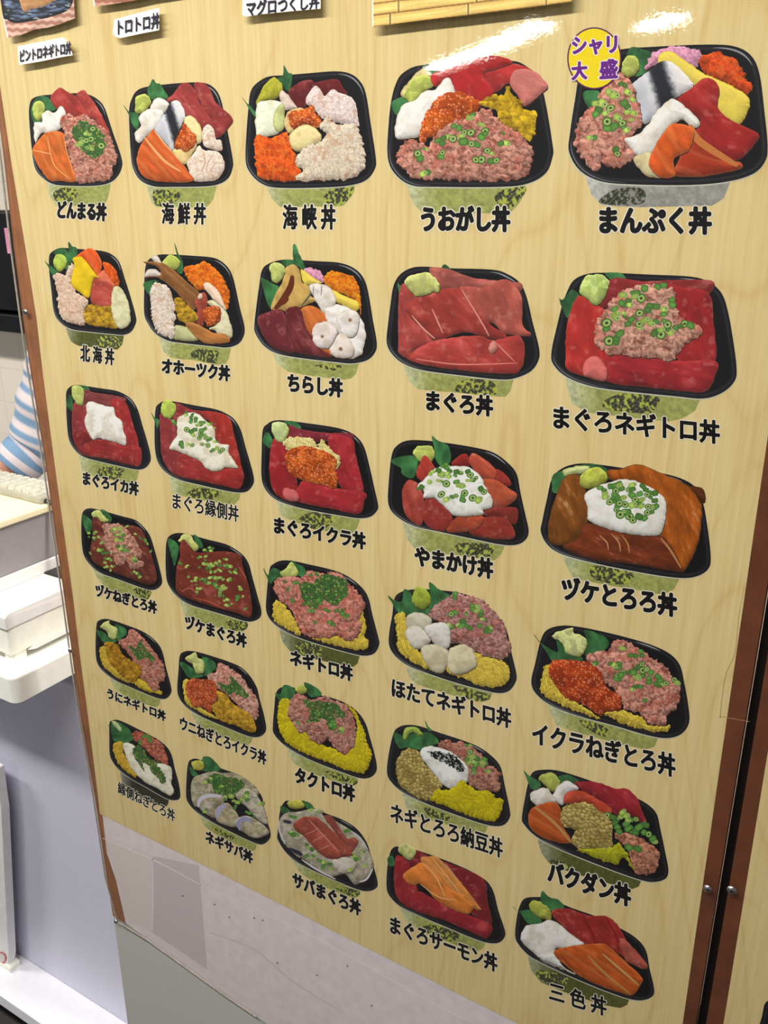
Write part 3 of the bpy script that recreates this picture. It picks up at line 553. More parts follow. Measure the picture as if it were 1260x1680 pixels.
DISHES = r'''
D tuna, squid, salmon and minced tuna under chopped scallion|30 120 6.463|どんまる丼|412 1445 940 1475 190
o 150,270 260,235 430,225 600,212 740,225 850,285 920,380 1000,620 1095,900 1095,1010 1040,1110 950,1170 800,1195 560,1195 380,1180 260,1110 180,1010 145,820 115,480 118,350
w 290,1170 980,1190 960,1290 910,1400 400,1410 335,1310
l 370,1270 480,1215 620,1240 600,1340 420,1370
leaf:leaf_divider 130,400 180,280 250,240 330,270 400,380 300,420 200,560 160,520
wasabi:wasabi 155,350 220,290 275,330 270,420 220,510 165,460
tuna:tuna_slice 610,240 690,175 740,230 830,350 930,540 975,650 930,640 820,500 740,460 680,380|c=196,62,58 a=1.1
tuna:tuna_slice 340,275 400,180 450,155 530,200 610,250 700,370 760,470 600,470 500,430 420,390|c=184,52,50 a=0.9
white:squid_slice 165,530 250,520 250,440 310,400 390,420 455,350 500,440 450,580 330,640 240,640 180,740
mince:minced_tuna 440,490 530,430 610,460 700,440 850,540 960,640 1000,740 1045,850 1040,960 1000,980 990,1100 860,1145 620,1150 560,960 500,720 470,600
scal:chopped_scallion 590,560 690,500 800,560 900,640 920,780 850,880 770,900 680,820 640,760 580,650
p 715,640,42,1 660,740,48,1 770,800,42,1 880,770,60,0 790,590,50,0 770,700,55,0
salmon:salmon_slice 150,800 270,650 370,615 480,640 500,780 560,950 605,1145 450,1140 330,1135 230,1010 175,910|a=1.1
s 10 246,178,120 310,660 340,850 400,1000 560,1130
s 10 250,190,130 160,820 250,835 350,860
s 8 246,178,120 480,660 520,850 590,1080
D squid, mackerel, scallop with roe, salmon, shrimp and dark tuna|190 120 6.0|海鮮丼|450 1380 890 1385 205|sp
o 150,270 190,190 260,145 400,120 620,98 800,90 910,108 990,170 1040,280 1090,520 1150,840 1150,930 1110,1030 1020,1090 880,1115 560,1120 380,1115 250,1060 180,960 150,820 130,450 135,330
w 285,1105 1000,1115 960,1240 890,1320 400,1318 350,1270
l 370,1160 500,1150 600,1160 640,1210 560,1280 440,1310 380,1280
leaf:leaf_divider 55,285 130,380 220,400 215,560 160,500 125,400
leaf:leaf_divider 310,170 340,100 365,60 400,100 440,110 490,190 510,240 430,260 330,250
wasabi:wasabi 200,240 290,205 345,270 320,330 250,400 195,370
tuna:tuna_slice 770,130 820,90 920,140 980,280 1140,430 1120,520 1000,635 930,540 860,350|c=168,52,54 a=1.0
tuna:tuna_slice 500,270 570,200 640,110 700,95 770,150 830,300 950,480 960,570 840,550 700,420 600,300|c=178,56,58 a=0.9
white:squid_slice 340,340 380,260 440,245 510,280 525,330 460,400 360,420
white:squid_slice 185,600 240,520 225,430 300,360 400,350 470,380 440,480 380,560 300,620 230,690
mackerel:mackerel_slice 385,560 480,400 525,310 580,270 630,290 685,410 650,500 580,660 560,760 470,660|a=-0.3
white:scallop 670,500 690,430 740,420 800,470 850,580 840,680 800,690 700,640|c=238,226,170
white:scallop 560,760 700,690 800,700 730,830 700,890 620,880|c=238,214,150
roe:salmon_roe 580,690 620,600 670,500 740,560 790,620 780,700 700,770 640,750 590,740
crab:shrimp 855,560 910,505 965,560 985,650 1035,660 1040,760 920,740 860,700|c=252,234,222 n=.8
crab:shrimp 700,870 760,800 820,710 870,760 1000,770 1065,860 1060,960 980,1050 770,1060 720,960|c=252,234,222 n=.9
s 10 205,160,140 860,770 880,880 840,960
s 9 205,160,140 960,790 900,900 890,980
s 8 215,170,150 1000,870 930,960 920,1030
salmon:salmon_slice 205,870 240,720 320,610 370,555 450,650 560,790 700,950 750,1065 400,1060 260,1000|c=216,100,44 a=.8
s 26 236,178,120 280,630 400,780 500,880 640,970
s 12 250,200,140 380,570 470,680 560,780
D squid, flying fish roe, scallop with salmon roe, shrimp and crab|380 100 5.04|海峡丼|420 1290 862 1290 200|sp
o 155,260 200,190 300,130 440,118 650,100 860,85 980,105 1060,165 1110,270 1150,520 1192,800 1185,890 1120,980 1000,1025 800,1045 400,1050 250,1015 150,920 115,810 125,560 140,380
w 265,1040 1030,1030 1000,1100 920,1200 560,1205 400,1205 330,1140
l 760,1130 830,1060 1010,1045 980,1130 900,1195 800,1180
leaf:leaf_divider 85,300 140,360 210,440 190,460 130,370
leaf:leaf_divider 385,150 425,110 432,35 470,100 500,105 490,200 470,250 420,200
tuna:tuna_slice 470,260 540,190 620,155 680,180 640,290 600,390 540,385|c=120,30,34 a=1.5
tuna:tuna_slice 680,185 870,150 920,220 950,275 800,280 700,250|c=118,28,32 a=1.5
wasabi:wasabi 205,320 260,220 340,140 400,170 425,230 380,300 280,330 220,370|c=186,182,60
white:squid_slice 390,290 420,245 480,300 540,380 500,400 430,400|c=232,212,204
white:squid_slice 208,370 280,330 390,330 430,380 420,560 350,610 210,610|c=236,240,222
white:squid_slice 345,440 420,350 440,420 425,560 365,570|c=206,214,150
crab:shrimp 610,330 680,210 730,230 770,290 830,235 900,265 1010,320 1050,500 1040,540 880,510 760,480 680,400|c=246,230,230 n=1
white:scallop 430,500 480,410 560,390 620,420 600,520 480,600|c=234,206,150
roe:salmon_roe 465,460 500,410 600,400 665,360 690,420 740,490 720,540 690,545 600,530 520,570 480,520
white:scallop 470,620 560,540 650,530 740,610 720,680 640,720 540,750 480,690|c=236,220,164
tobiko:flying_fish_roe 205,620 330,630 440,590 480,680 540,800 560,880 560,985 260,975 210,900 190,760
crab:crab_flakes 520,830 620,700 700,690 780,600 730,540 790,460 870,520 1000,520 1060,580 1090,720 1100,860 1030,950 900,980 550,985 580,900
D tuna, squid, salmon roe, sea urchin and minced tuna with scallion|620 70 4.065|うおがし丼|285 1175 885 1175 170
o 125,260 170,200 260,155 420,145 640,130 880,120 980,150 1060,230 1110,360 1165,680 1165,760 1120,870 1000,940 820,962 400,962 220,950 110,870 65,760 70,560 90,380
w 180,945 1000,950 950,1060 880,1135 420,1140 300,1135 230,1070
l 780,1025 850,975 990,965 940,1060 870,1110 800,1080
leaf:leaf_divider 310,150 380,140 430,150 420,210 330,220
leaf:leaf_divider 90,400 170,360 200,400 150,480 110,470
white:pickled_slices 150,330 230,230 310,170 350,230 260,330 180,370|c=222,212,150
wasabi:wasabi 190,330 230,250 310,215 370,240 360,300 290,340 230,410 190,380
tuna:tuna_slice 690,200 800,150 920,140 1040,190 1130,280 1100,330 980,420 900,300 860,270 780,330 720,280|c=208,48,50 a=.5
tuna:tuna_belly_slice 880,270 920,180 1040,190 1130,280 1100,330 980,420 940,360|c=234,126,122 a=.5
tuna:tuna_slice 355,220 460,170 560,120 680,95 800,88 900,130 800,170 700,210 770,330 690,410 560,420 480,250 380,290|c=206,36,40 a=.6
white:squid_slice 115,580 150,430 240,390 300,330 380,310 460,235 510,300 500,380 380,450 330,600 150,640
roe:salmon_roe 275,620 320,480 400,370 520,325 620,360 690,410 600,500 440,580 330,640 300,690
uni:sea_urchin 680,400 760,350 830,350 865,295 920,370 960,400 975,450 1050,450 1055,540 1015,660 920,590 800,520 790,460|c=222,184,28
mince:minced_tuna 120,760 220,640 330,690 400,600 520,520 600,500 650,460 730,440 790,500 860,560 940,600 1020,690 1030,790 1000,860 900,910 560,920 250,900 180,840
p 610,500,36,1 540,570,40,2 620,600,42,0 715,590,38,0 570,660,48,2 500,640,42,0 430,670,40,2 690,630,40,2 730,720,36,0 855,670,38,1 280,770,42,2 325,712,20,1 690,780,40,0 755,790,38,2 420,760,34,2 300,875,38,1 470,630,34,1 690,545,34,1 560,620,34,1 660,680,38,2 840,610,16,2
D minced tuna, mackerel, egg, squid, salmon, tuna, pink fish floss and flying fish roe|910 30 3.6|まんぷく丼|262 1192 930 1195 160|gray
o 120,480 150,330 230,240 380,185 640,165 900,155 1060,165 1160,220 1210,330 1240,560 1258,760 1240,850 1170,920 1020,965 800,985 480,982 280,965 150,900 85,790 90,680
w 180,955 1050,970 1000,1060 930,1105 500,1115 280,1105 215,1040
l 265,1070 360,1010 500,1000 540,1050 500,1100 300,1100
leaf:leaf_divider 430,200 460,170 540,190 600,230 540,320 470,340 440,260
leaf:leaf_divider 170,440 260,430 250,510 200,530
wasabi:wasabi 390,300 420,230 470,225 495,280 480,330 420,340
denbu:pink_fish_floss 540,270 600,190 680,170 850,190 860,250 800,290 640,260 545,300
tobiko:flying_fish_roe 860,250 900,210 950,200 1060,240 1120,330 1160,400 1140,440 1020,390 880,320|c=226,84,28
egg2:egg_omelette 610,260 680,195 870,320 960,360 1100,430 1150,480 1140,550 1075,630 960,560 850,420 780,380
mackerel:mackerel_slice 450,400 560,310 620,260 700,265 820,390 760,440 640,520 600,580 520,620 490,500|a=-0.3
mince:minced_tuna 120,730 160,570 250,500 280,410 380,330 450,380 500,540 520,620 460,700 470,830 340,880 280,830 250,890 180,850|c=222,158,140
p 350,455,40,1 430,435,36,1 390,385,28,2 280,500,42,1 260,540,38,2 330,530,38,0 410,500,36,2 460,480,32,1 370,585,40,1 430,550,40,1 310,610,40,0 350,640,44,2 400,620,34,0 425,660,28,1 205,705,32,1 360,775,34,2 450,600,24,1 300,560,30,1
tuna:tuna_slice 720,490 800,420 880,355 950,370 975,440 960,520 1040,600 1200,680 1180,740 1090,830 980,810 840,680 860,600 800,560|c=182,34,36 a=.8
white:squid_slice 415,710 500,680 600,560 680,475 740,500 860,610 820,650 740,600 640,700 580,800 490,810 440,760
white:squid_slice 470,830 560,790 600,860 640,935 540,930|c=226,214,170
salmon:salmon_slice 700,900 820,690 900,770 1030,840 1095,850 1090,890 900,930 720,930|c=176,60,30 a=.3
s 44 206,128,66 800,630 860,730 1080,870
salmon:salmon_slice 555,840 660,650 720,620 800,640 820,690 790,780 700,830 710,930 610,930|c=226,98,36 a=1
D crab, yellow herring roe, salmon roe, sea urchin and scallop|60 390 7.0|北海丼|500 1320 895 1370 190|sp deep
o 145,215 180,160 270,118 400,122 560,135 740,150 860,190 950,280 1010,460 1080,680 1140,900 1140,980 1090,1075 1000,1115 850,1105 600,1080 400,1050 270,970 200,850 170,600 145,380
w 310,1020 1010,1120 985,1220 930,1285 740,1265 480,1240 390,1190
l 740,1130 960,1150 950,1250 700,1230
leaf:leaf_divider 85,250 130,300 190,340 260,420 180,420 140,350
leaf:leaf_divider 200,160 320,120 370,180 365,50 410,100 450,110 470,180 400,280 340,360 250,240
wasabi:wasabi 190,270 230,200 310,200 345,260 340,330 270,390 200,330|c=186,208,92
tobiko:flying_fish_roe 760,280 850,300 910,370 945,540 860,560 800,430
salmon:salmon_slice 440,230 540,150 620,120 690,170 750,290 730,400 700,440 600,300 520,240|c=232,96,40 a=1.2
white:shrimp 690,440 770,370 810,420 900,560 850,640 740,520|c=222,120,90
tuna:tuna_slice 660,470 720,490 870,540 870,780 720,790 620,720|c=196,70,60 a=.4
crab:crab_flakes 190,440 260,410 330,430 360,340 410,290 440,380 400,500 460,630 540,680 600,730 540,840 555,1000 430,990 300,930 240,760 240,600|c=240,214,196
herring:herring_roe 395,480 430,330 415,240 500,215 560,260 690,430 720,460 650,480 600,690 500,630 420,570
uni:sea_urchin 545,850 600,770 740,790 850,790 880,900 930,1040 760,1020 600,1000 545,930
white:scallop 870,620 910,560 970,580 1050,720 1075,900 1060,1000 960,1045 900,980 860,820|c=226,226,186
D sweet shrimp, crab, sea urchin, flying fish roe and salmon roe|220 390 6.632|オホーツク丼|298 1390 1048 1480 170
o 130,290 170,230 270,185 420,183 620,195 850,215 960,265 1040,350 1090,480 1150,760 1200,960 1195,1060 1140,1150 1020,1195 880,1185 560,1150 370,1120 230,1040 150,930 110,820 110,560 115,400
w 265,1110 1060,1215 1030,1310 990,1370 900,1385 640,1330 400,1310 320,1240
l 610,1280 690,1210 910,1230 900,1320 880,1370 700,1330
leaf:leaf_divider 435,40 475,160 530,260 525,380 480,380 440,300 460,180
leaf:leaf_divider 110,490 230,460 270,510 200,640 120,560
wasabi:wasabi 310,270 380,190 440,200 500,250 480,330 420,350 330,310
tobiko:flying_fish_roe 540,330 680,290 760,260 880,330 970,440 1040,600 1030,700 1000,790 900,640 800,560 700,560 600,470|c=242,118,24
white:shrimp_tail 190,230 240,190 290,250 320,300 280,310|c=222,214,206
white:shrimp_tail 115,400 160,340 250,350 300,420 130,430|c=216,208,200
salmon:shrimp_shell 95,262 280,270 400,330 510,420 620,520 720,610 690,690 650,790 560,700 470,600 350,490 250,430 120,420 280,410 270,330 190,290|c=146,96,52 a=.7 n=1
white:shrimp 440,960 600,980 690,1120 420,1090|c=196,200,150
crab:crab_flakes 175,640 210,500 300,490 360,530 420,640 445,760 440,950 420,1090 300,1050 230,980 190,840|c=238,226,216
tuna:tuna_slice 660,680 760,590 800,700 760,900 740,960 640,880 690,800|c=190,74,60 a=.9
uni:sea_urchin 440,690 500,650 560,720 640,780 690,880 640,920 560,930 480,880|c=206,164,36
white:scallop 790,700 860,680 980,760 1040,900 1070,1060 980,1110 880,1010 820,990 900,930 850,760|c=226,222,190
white:shrimp 755,510 800,485 870,530 950,640 1000,780 940,740 850,660 770,560|c=246,218,196
white:shrimp 695,640 730,600 745,650 710,670|c=246,214,196
roe:salmon_roe 750,800 840,740 900,740 940,780 930,900 830,960 780,940|c=206,90,30
salmon:shrimp_shell 560,940 640,920 780,990 880,1040 1000,1050 1040,1130 900,1150 760,1140 650,1060|c=186,122,62 a=.4
D broiled conger eel, tuna, salmon, squid, egg and flying fish roe|400 390 5.478|ちらし丼|390 1300 893 1355 165
o 160,300 210,240 330,200 480,200 640,210 860,225 1000,280 1080,370 1120,500 1160,740 1195,940 1180,1030 1110,1100 980,1130 840,1120 500,1080 300,1040 180,970 105,860 95,780 120,560 140,420
w 250,1060 1040,1140 1010,1220 960,1265 880,1275 560,1235 390,1200 300,1130
l 740,1140 880,1150 810,1195 640,1150
leaf:leaf_divider 440,70 470,65 500,150 550,260 530,290 450,210
leaf:leaf_divider 160,360 260,410 320,460 250,620 210,580 165,420
leaf:leaf_divider 340,220 360,195 480,210 480,260 380,260
denbu:pink_fish_floss 540,280 600,270 700,310 715,400 640,390 550,330
egg2:egg_omelette 510,290 560,310 640,370 700,410 600,420 540,410
tobiko:flying_fish_roe 720,390 770,300 880,320 980,350 1040,470 1050,600 1050,690 1000,560 800,470|c=238,130,20
egg2:egg_omelette 790,470 900,520 1030,580 1010,660 880,600 810,560
salmon:conger_eel 240,640 290,500 350,390 370,280 440,240 500,290 520,400 590,440 600,520 640,560 560,600 430,660 370,660 320,640|c=206,170,96 a=1 n=1
s 60 104,44,20 435,340 420,440 350,560 280,640
s 40 104,44,20 400,540 340,600
s 16 80,90,80 600,440 610,490 520,610
wasabi:wasabi 230,260 290,220 360,260 360,340 300,400 250,390 240,320|c=206,216,132
white:squid_slice 590,430 700,415 780,450 830,560 800,640 720,680 640,560|c=232,228,224
s 8 120,124,128 625,430 625,510
s 8 120,124,128 700,425 695,520
salmon:salmon_slice 510,650 600,610 700,660 780,780 620,860 640,980 780,1000 770,1060 600,950 540,780|c=206,112,50 a=1
tuna:tuna_slice 375,670 440,620 510,640 560,800 680,980 790,1070 560,1045 440,1010 400,860|c=112,30,38 a=1
tuna:tuna_slice 130,710 220,670 320,640 370,700 390,850 450,1020 300,1000 200,920 140,800|c=124,36,46 a=1
white:squid_ring 720,660 780,620 860,600 960,640 1040,700 1095,850 1080,980 1040,1060 930,1070 880,880 800,840|c=244,240,240
white:squid_ring 830,740 900,660 980,650 1040,720 1000,880 900,880|c=240,236,236
white:squid_ring 770,1000 800,900 900,860 970,940 990,1030 940,1080 800,1060|c=236,226,220
white:squid_ring 610,850 640,780 720,755 800,780 840,860 780,970 720,1000 640,960|c=242,232,232
q 150,110,80 955,740,18 870,1000,20 705,888,16
D fresh red tuna slices with a lump of wasabi|620 420 4.5|まぐろ丼|355 1065 852 1110 150
o 115,220 160,140 240,90 340,78 520,90 840,100 960,135 1050,200 1100,310 1140,480 1190,680 1185,770 1130,850 1020,900 900,912 600,880 340,845 200,800 110,730 65,640 75,500 95,340
w 180,790 1010,905 980,990 940,1040 860,1035 600,1010 300,985 230,930
l 560,980 650,910 840,925 880,1000 830,1030 620,1010
leaf:leaf_divider 470,90 490,60 530,90 530,110
leaf:leaf_divider 145,200 180,240 160,290
tuna:tuna_slice 380,90 450,85 560,110 700,160 860,180 950,190 1060,200 1040,260 900,250 600,250 460,260 400,160|c=190,88,82 a=.2
tuna:tuna_slice 155,290 200,200 300,290 380,290 440,520 430,640 260,700 270,780 160,720 150,640|c=192,68,66 a=1.2
tuna:tuna_slice 600,240 780,230 950,170 1060,300 1065,500 1130,570 1090,590 930,570 840,490 720,500|c=196,84,76 a=1.1
tuna:tuna_slice 200,380 300,300 400,270 560,235 640,280 800,480 940,580 930,615 800,600 640,560 420,620 340,540 240,450|c=180,56,52 a=.8
s 12 226,160,146 250,440 340,540 420,610
s 12 226,150,136 400,390 480,570
s 12 224,150,136 620,250 760,480 820,590
tuna:tuna_slice 270,700 440,620 720,590 860,620 1040,590 1085,700 1040,850 900,865 600,840 260,780|c=196,60,58 a=.15
s 10 220,140,126 850,620 1010,780
s 12 224,130,120 280,760 600,800 1030,790
white:fat_glint 820,680 850,630 880,680 840,720|c=224,150,140
wasabi:wasabi 195,185 260,140 370,120 440,190 450,260 380,270 300,300 250,260|c=216,222,140
D minced tuna heaped with chopped scallion over red tuna slices|890 430 3.706|まぐろネギトロ丼|65 940 1080 1035 140
o 145,190 190,110 280,70 420,65 640,75 900,88 1010,120 1090,190 1130,310 1160,480 1180,640 1170,720 1100,790 980,830 800,815 500,785 300,755 150,700 65,620 55,540 90,380 120,260
w 140,740 980,825 930,900 850,950 760,970 500,940 280,915 180,860
l 360,860 480,800 700,820 690,880 640,920 420,900
leaf:leaf_divider 95,200 120,230 180,170 230,220 190,300 150,340 120,280
leaf:leaf_divider 380,65 480,70 510,110 440,120
tuna:tuna_slice 350,260 420,100 600,115 1015,110 1000,200 860,220 500,260|c=156,40,44 a=.1
tuna:tuna_slice 720,170 830,150 1010,190 1040,380 1050,600 940,640 800,560|c=184,36,42 a=1.3
tuna:tuna_slice 140,560 150,380 210,210 300,250 400,320 400,560 390,720 250,690 150,650|c=206,46,44 a=1.4
tuna:tuna_slice 390,560 560,570 800,600 1050,600 1045,690 980,785 700,765 390,720|c=186,38,48 a=.2
white:fat_glint 250,620 320,570 385,640 380,720 300,705 250,690|c=226,120,118
wasabi:wasabi 225,180 270,85 350,78 400,110 390,190 330,260 270,220|c=206,226,140
mince:minced_tuna 320,400 380,290 430,220 500,170 640,130 740,150 800,170 820,290 860,350 965,400 960,440 880,500 830,545 780,600 640,580 480,570 340,520|c=226,170,150
p 490,200,40,1 570,190,40,2 620,160,40,2 700,150,40,2 600,220,40,0 480,250,36,2 440,285,38,2 530,260,34,1 440,330,42,1 590,310,38,0 640,290,36,2 540,350,40,2 620,355,42,1 740,290,34,1 790,260,36,2 390,370,44,0 470,435,42,2 405,480,44,0 690,270,38,2 760,380,36,0 810,400,34,2 900,385,40,2 720,440,42,0 690,420,34,2 780,430,34,1 590,395,34,1 660,370,36,1 500,330,24,2 560,210,30,1
D white squid on red tuna slices|90 620 7.412|まぐろイカ丼|338 1215 1022 1355 165
o 140,170 190,105 270,85 420,105 580,130 740,155 850,200 940,270 1010,390 1060,560 1120,760 1165,940 1155,1030 1090,1100 990,1115 820,1080 560,1020 350,960 240,870 170,740 145,520 138,320
w 290,980 1040,1120 1000,1230 950,1290 780,1260 480,1200 330,1130
l 510,1140 600,1070 830,1100 800,1200 700,1240 560,1200
leaf:leaf_divider 140,320 180,200 215,280 215,400 160,360
leaf:leaf_divider 280,90 380,100 420,150 350,150
tuna:tuna_slice 360,150 480,180 700,210 860,250 820,300 640,360 360,420|c=140,54,58 a=.2
tuna:tuna_slice 210,420 240,290 330,330 420,420 420,600 480,760 350,940 250,800 210,620|c=170,54,58 a=1.3
tuna:tuna_slice 690,260 800,270 880,330 950,560 1010,760 1000,860 840,840 700,480|c=178,40,42 a=1.3
tuna:tuna_slice 350,700 480,740 700,760 860,820 1040,850 1035,1060 900,1050 600,980 350,920|c=172,42,44 a=.2
tuna:tuna_slice 215,650 340,640 460,740 350,800 345,920 250,820|c=152,36,42 a=.8
wasabi:wasabi 205,160 220,100 290,95 350,140 355,230 320,340 230,270|c=206,216,130
white:squid_slice 360,505 385,430 380,330 440,285 510,310 550,320 640,345 720,360 740,460 810,520 830,640 865,720 850,820 740,780 640,760 520,730 460,745 380,620
D pale flounder fin under chopped scallion on red tuna slices|240 640 6.632|まぐろ縁側丼|285 1200 1008 1350 170
o 100,210 130,155 200,120 330,128 520,165 740,205 860,250 960,320 1030,440 1080,620 1130,790 1170,950 1160,1030 1100,1100 1000,1115 840,1090 580,1030 360,975 220,900 130,790 95,640 90,400
w 240,945 1035,1120 1010,1190 960,1245 760,1220 500,1180 290,1120
l 440,1140 560,1065 780,1100 760,1180 620,1190
leaf:leaf_divider 50,235 90,300 140,330 120,420 90,340
tuna:tuna_slice 310,140 420,180 540,220 760,240 760,300 560,330 300,330|c=150,40,46 a=.3
tuna:tuna_slice 145,270 200,270 280,330 330,420 330,600 380,720 360,930 260,880 170,720 150,450|c=160,48,54 a=1.3
tuna:tuna_slice 600,240 760,240 900,300 960,500 1030,800 1040,900 860,870 720,400|c=186,44,40 a=1.2
tuna:tuna_slice 370,700 600,760 800,860 1045,870 1020,1065 840,1040 560,980 350,920|c=186,48,50 a=.3
wasabi:wasabi 160,190 190,120 250,110 310,150 320,230 250,310 175,270|c=196,216,100
white:flounder_fin 250,640 300,540 335,480 335,320 400,270 470,240 560,260 650,340 740,420 750,500 780,570 900,600 890,670 960,780 995,850 860,840 820,870 720,880 640,840 570,760 480,720 390,690 330,655|c=244,240,226
p 430,270,34,1 490,290,34,2 540,310,36,2 485,345,38,2 590,350,36,2 630,350,30,2 560,380,40,1 440,430,44,0 490,450,50,2 530,430,40,2 600,440,42,2 640,420,36,2 600,490,44,2 650,520,40,0 700,530,36,2 380,570,36,2 390,620,38,2 450,590,36,1 500,600,36,0 610,590,34,0 670,600,40,0 770,630,38,1 830,650,40,0 730,650,32,2 770,560,30,2 310,360,36,2 740,410,24,1 680,370,30,1
D shredded egg and salmon roe on red tuna slices|420 680 6.0|まぐろイクラ丼|175 1085 1082 1250 165
o 65,160 110,95 180,60 300,60 500,85 740,120 880,155 980,210 1060,310 1110,480 1160,700 1200,880 1195,940 1130,1005 1010,1022 860,1000 600,955 380,905 200,840 95,740 55,620 55,400
w 190,850 1040,1020 1000,1110 950,1165 800,1170 520,1110 250,1000
l 420,1030 560,960 760,1000 730,1080 620,1140 480,1090
leaf:leaf_divider 65,260 110,170 160,250 140,330 90,300
leaf:leaf_divider 280,65 400,75 440,140 340,110
tuna:tuna_slice 320,110 460,150 700,180 940,190 930,260 700,260 320,260|c=146,38,54 a=.2
tuna:tuna_slice 130,500 165,250 260,270 330,340 400,640 410,850 250,820 160,720|c=176,36,46 a=1.3
tuna:tuna_slice 710,230 940,240 980,400 1020,560 1055,760 900,760 800,640|c=184,40,52 a=1.2
tuna:tuna_slice 400,740 500,640 760,720 1070,770 1060,860 1010,975 760,930 400,850|c=190,42,54 a=.2
white:fat_glint 275,720 400,760 410,850 280,820|c=214,112,116
wasabi:wasabi 150,150 170,80 240,70 310,110 320,190 260,275 190,240|c=212,226,160
egg:shredded_egg 275,260 350,225 500,225 580,270 610,335 620,290 650,250 700,310 770,370 825,435 780,560 600,520 320,360|c=250,236,160
roe:salmon_roe 290,400 350,340 470,305 600,340 680,360 790,440 780,560 800,600 780,725 640,690 440,640 320,560|c=216,96,34
D chunks of red tuna around white grated yam with scallion rings|625 710 4.846|やまかけ丼|265 975 895 1085 160
o 85,180 130,100 210,62 330,60 520,80 760,120 900,160 1010,240 1080,330 1110,480 1150,660 1175,780 1150,850 1080,890 960,890 760,850 480,790 260,740 120,660 60,570 60,420
w 170,750 1000,890 960,960 900,1015 760,990 480,960 280,930 210,850
l 590,900 650,875 880,890 890,950 840,1000 640,970
leaf:leaf_divider 80,230 150,190 220,180 290,200 290,280 250,360 170,330 160,280
leaf:leaf_divider 405,25 450,60 540,110 550,230 480,270 430,200 420,110
wasabi:wasabi 250,160 290,110 390,100 430,160 400,230 330,240 280,200|c=206,216,120
tuna:tuna_chunk 280,340 310,240 350,180 410,240 420,300 340,380|c=206,60,52 a=1
tuna:tuna_chunk 560,250 620,185 680,170 710,250 640,270|c=180,44,42 a=.8
tuna:tuna_chunk 880,360 920,290 1000,340 1035,410 980,420 900,400|c=176,50,48 a=.8
tuna:tuna_chunk 705,240 725,160 820,210 910,290 900,370 800,350|c=206,80,60 a=.7
tuna:tuna_chunk 790,380 900,370 1000,430 1085,500 1000,580 880,580 820,480|c=204,84,56 a=.4
tuna:tuna_chunk 800,600 960,590 1080,600 1085,690 1050,725 940,680 810,650|c=156,46,42 a=.3
tuna:tuna_chunk 170,470 210,380 290,400 340,520 330,700 290,730 190,640|c=190,66,60 a=1.3
tuna:tuna_chunk 330,680 350,540 400,510 560,650 540,760 420,770|c=180,52,50 a=1
tuna:tuna_chunk 700,790 800,680 980,680 1070,800 1010,845 820,830|c=170,50,42 a=.2
tuna:tuna_chunk 525,780 600,670 700,640 800,655 820,700 740,770 620,790|c=196,72,48 a=.3
white:grated_yam 290,430 380,330 460,270 580,265 700,275 790,340 830,430 880,520 880,590 810,610 800,650 600,660 540,620 460,550 410,510 340,520 340,460|c=242,248,246
p 490,265,34,2 530,270,30,1 545,300,36,2 410,310,30,1 480,330,46,1 600,310,38,2 625,315,34,1 710,335,40,0 730,375,32,2 325,430,34,2 385,390,32,1 455,380,28,1 520,405,42,0 600,390,38,2 640,420,40,1 690,380,30,1 795,445,40,2 480,490,44,0 520,530,38,1 565,510,34,2 665,480,40,0 650,535,42,2 775,535,52,1 540,350,34,1 590,340,28,2
D brown marinated tuna slices under grated yam with chopped scallion|880 750 4.065|ヅケとろろ丼|165 870 940 990 155
o 105,140 180,70 290,42 420,50 600,75 800,100 960,140 1060,200 1110,300 1140,460 1162,650 1150,740 1070,795 940,805 700,770 400,710 180,650 80,590 30,500 40,420 70,280
w 160,670 970,815 920,880 840,915 640,880 400,840 240,800
l 340,740 470,725 640,770 630,830 560,850 400,820
leaf:leaf_divider 105,180 110,120 180,90 350,40 470,80 470,160 300,190 130,240
white:pickled_slices 180,80 350,55 330,110 250,110 200,130|c=214,226,160
zuke:marinated_tuna_slice 1020,200 1100,205 1125,250 1120,300 1060,290|c=92,48,22
zuke:marinated_tuna_slice 470,90 560,80 640,50 720,55 840,110 960,160 1040,220 1090,300 1105,360 1080,560 1020,700 960,750 850,600 780,500 820,300 640,180 500,150|c=168,88,26 a=1.2
zuke:marinated_tuna_slice 80,440 130,260 190,130 280,120 320,200 350,340 330,480 280,560 180,585 90,560|c=132,78,28 a=1.2
zuke:marinated_tuna_slice 180,600 280,540 330,440 500,480 780,520 880,560 970,740 940,760 640,710 380,680|c=122,56,30 a=.4
s 9 206,150,100 420,520 470,570 480,620
s 9 206,150,100 500,510 550,570 560,630
s 9 200,140,90 570,520 610,580 620,640
s 14 196,140,90 830,540 900,630 965,740
wasabi:wasabi 290,150 330,90 400,68 460,100 470,150 420,190 340,205 300,190|c=200,208,92
white:grated_yam 320,260 380,210 480,170 580,148 680,165 780,210 850,270 865,360 850,470 800,520 660,515 520,490 350,425 345,340|c=246,249,249
p 425,205,34,2 495,195,34,2 550,180,36,2 640,185,36,1 710,195,36,2 790,240,36,2 460,265,36,1 530,225,34,0 570,210,32,2 620,215,32,0 490,300,34,0 540,270,38,2 580,270,34,1 640,255,38,2 690,245,34,2 740,250,30,0 700,285,36,1 790,290,34,2 545,325,36,2 590,315,38,0 640,320,40,1 700,325,36,1 745,330,30,0 795,330,34,2 600,365,48,2 740,370,32,0 685,397,40,2 620,395,40,0 575,370,30,1 520,250,30,2
D minced tuna with scallion on dark marinated tuna|120 825 7.875|ヅケねぎとろ丼|285 1120 1085 1360 165
o 115,150 150,90 220,70 340,90 480,130 640,175 800,220 900,300 990,420 1050,600 1110,820 1150,1000 1130,1070 1060,1120 960,1120 780,1060 560,980 340,900 220,800 140,680 110,500 105,280
w 240,850 1010,1130 990,1210 940,1260 700,1200 450,1110 330,1000
